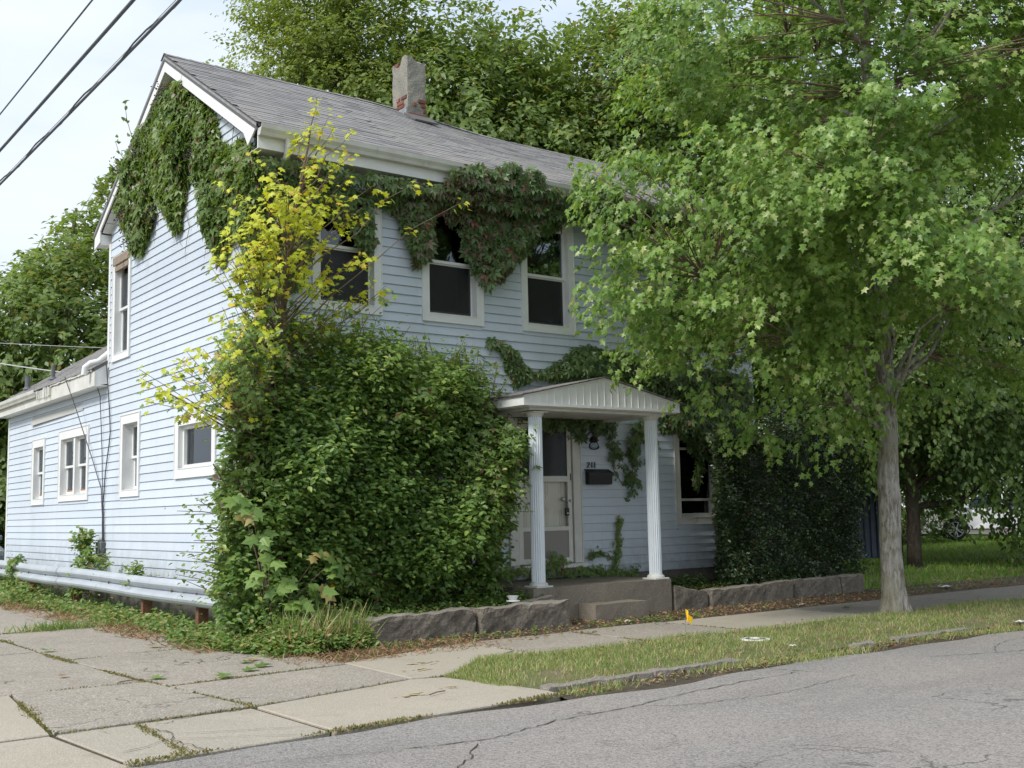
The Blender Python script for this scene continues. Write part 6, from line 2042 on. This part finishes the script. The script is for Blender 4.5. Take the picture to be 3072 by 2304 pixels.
def weeds(name, label, base, h, lsize, mat, m=9, tmpl=T_OV, lean=0.5, cat='weeds', single=0):
    n = len(base)
    d = np.array([0, 0, 1.0])+RNG.normal(0, lean, (n, 3))*np.array([1, 1, 0.2])
    ps, tp, nr = twig_leaves(base, d, h, m, 0.35, 1.1, RNG)
    o = leaves(None, ps, tp, nr+np.array([-0.2, -0.3, 0.5]), lsize*RNG.uniform(0.6, 1.3, len(ps)), tmpl, mat, 0, name, loc=tuple(base.mean(0)))
    return tag(o, label, cat)
def scat(n, x0, x1, y0, y1, z=0.0):
    return np.stack([x0+RNG.random(n)*(x1-x0), y0+RNG.random(n)*(y1-y0), np.full(n, z)], 1)
# the weedy bank at the corner
b0 = scat(620, 5.25, 6.15, 10.75, 11.55)
b0[:, 0] += 0
weeds('weed_clump', 'thick tangle of weeds at the left end of the stone edging', b0, 0.16+0.42*np.clip((b0[:, 1]-10.75)/0.8, 0, 1)*RNG.uniform(0.4, 1.1, 620), 0.055, LM['weed'], 11)
blades('tall_grass', 'tall seeding grass among the weeds at the stone edging', scat(900, 5.3, 6.2, 10.9, 11.5), 0.42, LM['grass'], wid=0.35)
b0 = scat(520, 4.75, 5.5, 10.6, 13.2)
b0 = b0[(b0[:, 0]-4.75) > (12.2-b0[:, 1])*0.15]
weeds('weed_clump', 'low weeds and ivy spreading over the slab edge below the shrub', b0, 0.07+0.14*RNG.random(len(b0)), 0.06, LM['weed'], 8, tmpl=T_OV)
b0 = scat(520, 4.95, 5.7, 13.2, 20.5)
weeds('weed_clump', 'mixed weeds with yellowing leaves growing under the guardrail', b0, 0.08+0.20*RNG.random(520), 0.065, LM['weed'], 9)
b0 = scat(420, 4.7, 5.75, 20.5, 26)
weeds('weed_clump', 'taller weeds in front of the guardrail at the far corner', b0, 0.15+0.35*RNG.random(420), 0.07, LM['weed'], 10)
def climber(label, c, w, h, n, lsize):
    b0 = np.stack([c[0]+RNG.normal(0, 0.05, n), c[1]+RNG.normal(0, w*0.5, n), c[2]+RNG.random(n)**1.3*h], 1)
    b0[:, 1] = c[1]+(b0[:, 1]-c[1])*(1-0.75*(b0[:, 2]-c[2])/h)
    d = RNG.normal(0, 0.5, (n, 3))+np.array([-0.3, 0, 0.6])
    ps, tp, nr = twig_leaves(b0, d, 0.14, 8, 0.4, 1.0)
    o = leaves(None, ps, tp, nr+np.array([-0.6, -0.2, 0.3]), lsize*RNG.uniform(0.6, 1.3, len(ps)), T_OV, LM['weed'], 0, 'climbing_weed', loc=c)
    tag(o, label, 'weed')
climber('pointed bushy weed rising against the siding behind the guardrail', (5.55, 19.1, 0.25), 0.62, 0.95, 150, 0.085)
climber('weed leaning over the guardrail at the far left corner', (5.42, 22.9, 0.2), 0.75, 0.55, 90, 0.085)
climber('small ivy sprig on the guardrail right of the cable box', (5.5, 17.9, 0.45), 0.40, 0.45, 26, 0.06)
climber('low plant with rusty leaves peeping over the guardrail', (5.5, 16.45, 0.5), 0.42, 0.25, 34, 0.07)
# ground ivy in the beds
b0 = scat(520, 6.0, 9.0, 11.4, 12.3, 0.22)
weeds('ground_ivy', 'ground ivy and short weeds under the big shrub behind the stone edging', b0, 0.05+0.10*RNG.random(520), 0.045, LM['weed'], 7)
b0 = scat(200, 8.2, 9.1, 11.6, 12.6, 0.25)
weeds('ground_ivy', 'ivy at the left foot of the porch beside the left column', b0, 0.08+0.15*RNG.random(200), 0.06, LM['bush'], 8)
b0 = scat(260, 11.6, 15.8, 11.9, 12.3, 0.21)
weeds('ground_ivy', 'sparse ground ivy at the foot of the hedge', b0, 0.05+0.07*RNG.random(260), 0.045, LM['creeper'], 7)
b0 = scat(150, 12.4, 13.1, 12.3, 12.9, 0.23)
weeds('ground_ivy', 'ivy below the lower right window beside the hedge', b0, 0.08+0.12*RNG.random(150), 0.06, LM['creeper_dark'], 8)
b0 = scat(130, 5.9, 11.5, 10.5, 11.05)
weeds('ground_ivy', 'small green weeds along the foot of the stone edging', b0, 0.04, 0.04, LM['weed'], 5)

# dry leaf litter
def litter(label, x0, x1, y0, y1, n, z=-0.005, s=0.045):
    p = scat(n, x0, x1, y0, y1, z)
    p[:, 2] += RNG.random(n)*0.02
    o = leaves(None, p, RNG.normal(0, 1, (n, 3))*np.array([1, 1, 0.25]), np.array([0, 0, 1.0])+RNG.normal(0, 0.35, (n, 3)), s*RNG.uniform(0.5, 1.3, n), T_OV, LM['litter'], 0, 'leaf_litter')
    tag(o, label, 'dry leaves')
litter('brown leaf litter in front of the porch step and right edging', 9.4, 16, 10.55, 11.55, 1500)
litter('dry leaves along the foot of the left stone edging', 5.3, 9.3, 10.1, 11.1, 700)
litter('dry leaves and straw under the guardrail', 4.7, 5.4, 11.5, 22, 900)
litter('dry leaves caught along the broken kerb', 5.8, 18, 6.95, 7.3, 1100, -0.02, 0.04)
litter('dry leaves in the planting bed under the hedge', 11.6, 15.8, 11.85, 12.5, 700, 0.22)
litter('scattered leaves on the side lawn near the walk', 14, 26, 10.6, 13, 700, 0.0, 0.06)
litter('few dry leaves scattered on the verge grass', 6, 20, 7.4, 9.0, 350, 0.05, 0.04)

fl = [(3.42, 13.1, 'pale leaf lying at the driveway joint near the far tuft'), (4.45, 12.6, 'pale green leaf on the aggregate slab below the guardrail'), (3.0, 10.9, 'curled brown leaf alone on the left driveway slab'),
      (3.55, 10.15, 'long green leaf at the crossing of the slab joints'), (4.35, 9.95, 'green maple leaf on the slab in front of the weeds'), (4.55, 10.15, 'green maple leaf beside another in front of the weeds'),
      (4.75, 10.75, 'large green maple leaf at the edge of the weed tangle'), (4.9, 11.2, 'whitish upturned maple leaf under the shrub edge'), (4.1, 9.8, 'small green leaf near the mossy joint'), (4.6, 10.5, 'bright green maple leaf pile nearest the weeds')]
for i, (x, y, lab) in enumerate(fl):
    tv, tf_ = T_MAPLE
    s_ = 0.17 if 'brown' not in lab else 0.10
    a = random.uniform(0, 6.28)
    vs = [(x+(v[0]*math.cos(a)-v[1]*math.sin(a))*s_, y+(v[0]*math.sin(a)+v[1]*math.cos(a))*s_, 0.022+0.05*s_*math.sin(v[1]*4+i)+0.25*s_*abs(v[0])) for v in tv]
    tag(B().add(vs, tf_).obj('fallen_leaf', LM['litter'] if 'brown' in lab else LM['weed'], loc=(x, y, 0.02), fix=False), lab, 'leaf', 'leaves fallen on the driveway')

# crack lines in the road and apron, packed with soil
def crack(parent, pts, z, w, mat, name='crack'):
    P = []
    for i in range(len(pts)-1):
        a, b_ = np.array(pts[i]), np.array(pts[i+1])
        n = max(2, int(np.linalg.norm(b_-a)/0.07))
        for k_ in range(n):
            P.append(a+(b_-a)*k_/n+RNG.normal(0, 0.012, 2))
    P.append(np.array(pts[-1]))
    P = np.array(P)
    d = np.gradient(P, axis=0)
    nn = unit(np.stack([-d[:, 1], d[:, 0]], 1))
    ww = 0.65*w*(0.25+1.1*RNG.random(len(P)))
    ww[0] = ww[-1] = 0.001
    L, R_ = P+nn*ww[:, None]/2, P-nn*ww[:, None]/2
    n = len(P)
    vs = [(a[0], a[1], z) for a in L]+[(a[0], a[1], z) for a in R_]
    return struct_mesh(name, vs, [(i, i+1, n+i+1, n+i) for i in range(n-1)], mat, parent=parent)
road = bpy.data.objects['road']
for pts_, w in (([(3.7, 6.1), (4.3, 6.0), (5.0, 6.2), (5.7, 6.25), (6.5, 6.42), (7.2, 6.5), (8.0, 6.55)], 0.018), ([(3.2, 5.2), (3.6, 5.35), (4.15, 5.95)], 0.014), ([(5.7, 6.25), (6.2, 6.0), (7.0, 5.9), (8.2, 6.1)], 0.010),
                ([(9.6, 6.35), (10.3, 6.05), (11.2, 5.85), (12.4, 6.0), (13.5, 6.3)], 0.016), ([(2.4, 6.3), (2.9, 6.35), (3.7, 6.1)], 0.010), ([(10.3, 6.05), (10.9, 6.4), (12.0, 6.6)], 0.010)):
    crack(road, pts_, -0.017, w, MT['soil'])
for pts_, w in (([(2.75, 6.83), (2.70, 7.3), (2.78, 7.55), (2.70, 8.05)], 0.016), ([(2.78, 7.5), (3.2, 7.3), (3.62, 7.1)], 0.010), ([(2.3, 7.15), (2.5, 7.2), (2.72, 7.4)], 0.012), ([(2.72, 7.35), (3.1, 7.1), (3.4, 6.9)], 0.008)):
    crack(apron, pts_, 0.0, w, MT['soil'])
# faded yellow marking paint on the concrete
MT['paint'] = M('faded_marking_paint', (0.46, 0.36, 0.17), (0.40, 0.34, 0.22), 40, 0.9)
for (x, y, rr) in ((4.75, 7.75, 0.16), (5.25, 7.85, 0.10), (5.9, 9.3, 0.16), (5.6, 8.95, 0.12)):
    for k_ in range(16):
        a, d = random.uniform(0, 6.28), random.uniform(0, 1)*rr*1.6
        cx, cy = x+d*math.cos(a), y+d*math.sin(a)*0.5
        r0 = rr*random.uniform(0.06, 0.16)
        vs = [(cx+r0*random.uniform(0.6, 1.2)*math.cos(t)*1.6, cy+r0*random.uniform(0.6, 1.2)*math.sin(t), 0.0035+0.0004*k_) for t in np.linspace(0, 5.6, 8)]
        struct_mesh('paint_spatter', vs, [tuple(range(8))], MT['paint'], parent=walk if y > 8.5 else apron)

# ================================================================== SMALL THINGS
fg = thing('marker_flag', 'small yellow utility marker flag stuck in the verge grass', 'marker flag', (8.98, 8.88, 0.03))
B().tube([(8.98, 8.88, 0.0), (8.985, 8.88, 0.33)], 0.0018, 5).obj('wire_stake', MT['darkgrey'], fg)
vs = []
for i in range(7):
    t = i/6
    vs += [(8.985+0.02*math.sin(t*7)+0.03*t, 8.88-0.07*t, 0.33-0.09*t), (8.985+0.02*math.sin(t*7+1)+0.02*t, 8.88-0.05*t, 0.24-0.07*t)]
B().add(vs, [(2*i, 2*i+2, 2*i+3, 2*i+1) for i in range(6)]).obj('pennant', MT['yellow'], fg, fix=False)
ds = thing('utility_cover', 'round white plastic cover with a dark ring sunk in the verge grass', 'cover', (9.15, 8.05, 0.04))
B().lathe([(0.0, 0.0), (0.155, 0.0), (0.158, 0.008), (0.15, 0.014), (0.11, 0.015)], (9.15, 8.05, 0.045), n=28).obj('rim', MT['paper'], ds)
B().lathe([(0.11, 0.0), (0.10, 0.004), (0.062, 0.005), (0.055, 0.004)], (9.15, 8.05, 0.059), n=24).obj('ring', MT['darkgrey'], ds)
B().lathe([(0.055, 0.0), (0.05, 0.006), (0.02, 0.008)], (9.15, 8.05, 0.063), n=20).obj('hub', MT['paper'], ds)
cp = thing('crushed_cup', 'dirty white crushed cup lying at the edge of the bed beside the left column', 'cup', (8.58, 11.5, 0.32))
B().lathe([(0.045, 0.0), (0.055, 0.02), (0.075, 0.05), (0.078, 0.055), (0.068, 0.05), (0.04, 0.012)], (8.58, 11.48, 0.325), n=16).obj('cup', MT['paper'], cp, smooth=True)
B().lathe([(0.085, 0.0), (0.09, 0.006), (0.088, 0.012), (0.05, 0.02)], (8.56, 11.45, 0.31), n=16).obj('lid', MT['paper'], cp)
def scrap(label, x, y, z, s, mat=None, rot=0.0, asp=2.0):
    vs = []
    for j in range(4):
        for i in range(4):
            u_, v_ = (i/3-0.5)*s*asp, (j/3-0.5)*s
            vs.append((x+u_*math.cos(rot)-v_*math.sin(rot), y+u_*math.sin(rot)+v_*math.cos(rot), z+0.15*s*abs(math.sin(i*2.1+j*1.3+x))))
    tag(B().add(vs, [(j*4+i, j*4+i+1, j*4+i+5, j*4+i+4) for j in range(3) for i in range(3)]).obj('paper_scrap', mat or MT['paper'], loc=(x, y, z), fix=False), label, 'litter')
scrap('white paper scrap on the ground beside the porch step', 9.95, 10.85, 0.005, 0.09, rot=0.5)
scrap('pale blue-white scrap on the sidewalk before the right stone edging', 13.25, 10.75, 0.01, 0.07, rot=-0.1)
scrap('greenish plastic scrap on the sidewalk left of the maple trunk', 13.3, 10.0, 0.012, 0.08, LM['weed'], 0.4)
scrap('crumpled white paper at the lawn edge right of the trunk', 17.3, 11.0, 0.03, 0.16, rot=0.2)
scrap('small white crumpled wrapper in the verge grass near the kerb', 8.98, 7.42, 0.05, 0.06, asp=1.2)
scrap('white scrap at the road edge far right', 13.0, 7.3, 0.0, 0.09, rot=0.1)
scrap('pale scrap in the weeds below the shrub', 5.15, 11.1, 0.06, 0.08)
for (x, y, a, L, lab) in ((3.25, 10.12, 0.1, 0.22, 'dark twig lying on the slab joint'), (6.75, 9.2, 0.6, 0.30, 'reddish twig on the sidewalk beside the verge tip'), (4.85, 7.6, 0.4, 0.22, 'bent dry stem on the apron slab'), (9.9, 7.05, 0.1, 0.2, 'dark twig on the road far right')):
    tag(B().tube([(x, y, 0.012), (x+L*0.5*math.cos(a), y+L*0.5*math.sin(a)+0.01, 0.016), (x+L*math.cos(a), y+L*math.sin(a), 0.012)], 0.005, 5).obj('twig', MT['twig'], loc=(x, y, 0.01)), lab, 'twig')

# straw, dead stems and dry grass mixed into the weed bank
def straw(label, x0, x1, y0, y1, n, h=0.12, z=0.0, lean=2.2):
    p = scat(n, x0, x1, y0, y1, z)
    k_ = RNG.random(n) < 0.55+0.5*fnoise(p, 2.4, 3)
    blades('dead_grass', label, p[k_], h, LM['litter'], wid=0.7, lean=lean, cat='dry grass')
straw('dead grass and straw along the slab edge under the guardrail', 4.55, 5.45, 11.6, 22, 3800, 0.16)
straw('dry roots and straw at the slab edge before the weed tangle', 4.9, 7.3, 9.85, 10.9, 2400, 0.10)
straw('dead stems between the tall weeds at the stone edging', 5.2, 6.2, 10.8, 11.5, 500, 0.30, lean=0.6)
straw('dry grass on the far edge of the sidewalk under the hedge', 11.6, 20, 10.5, 11.4, 1500, 0.07)
straw('brown thatch patches in the middle of the verge', 8.0, 15.5, 7.45, 8.95, 5200, 0.055, 0.025)
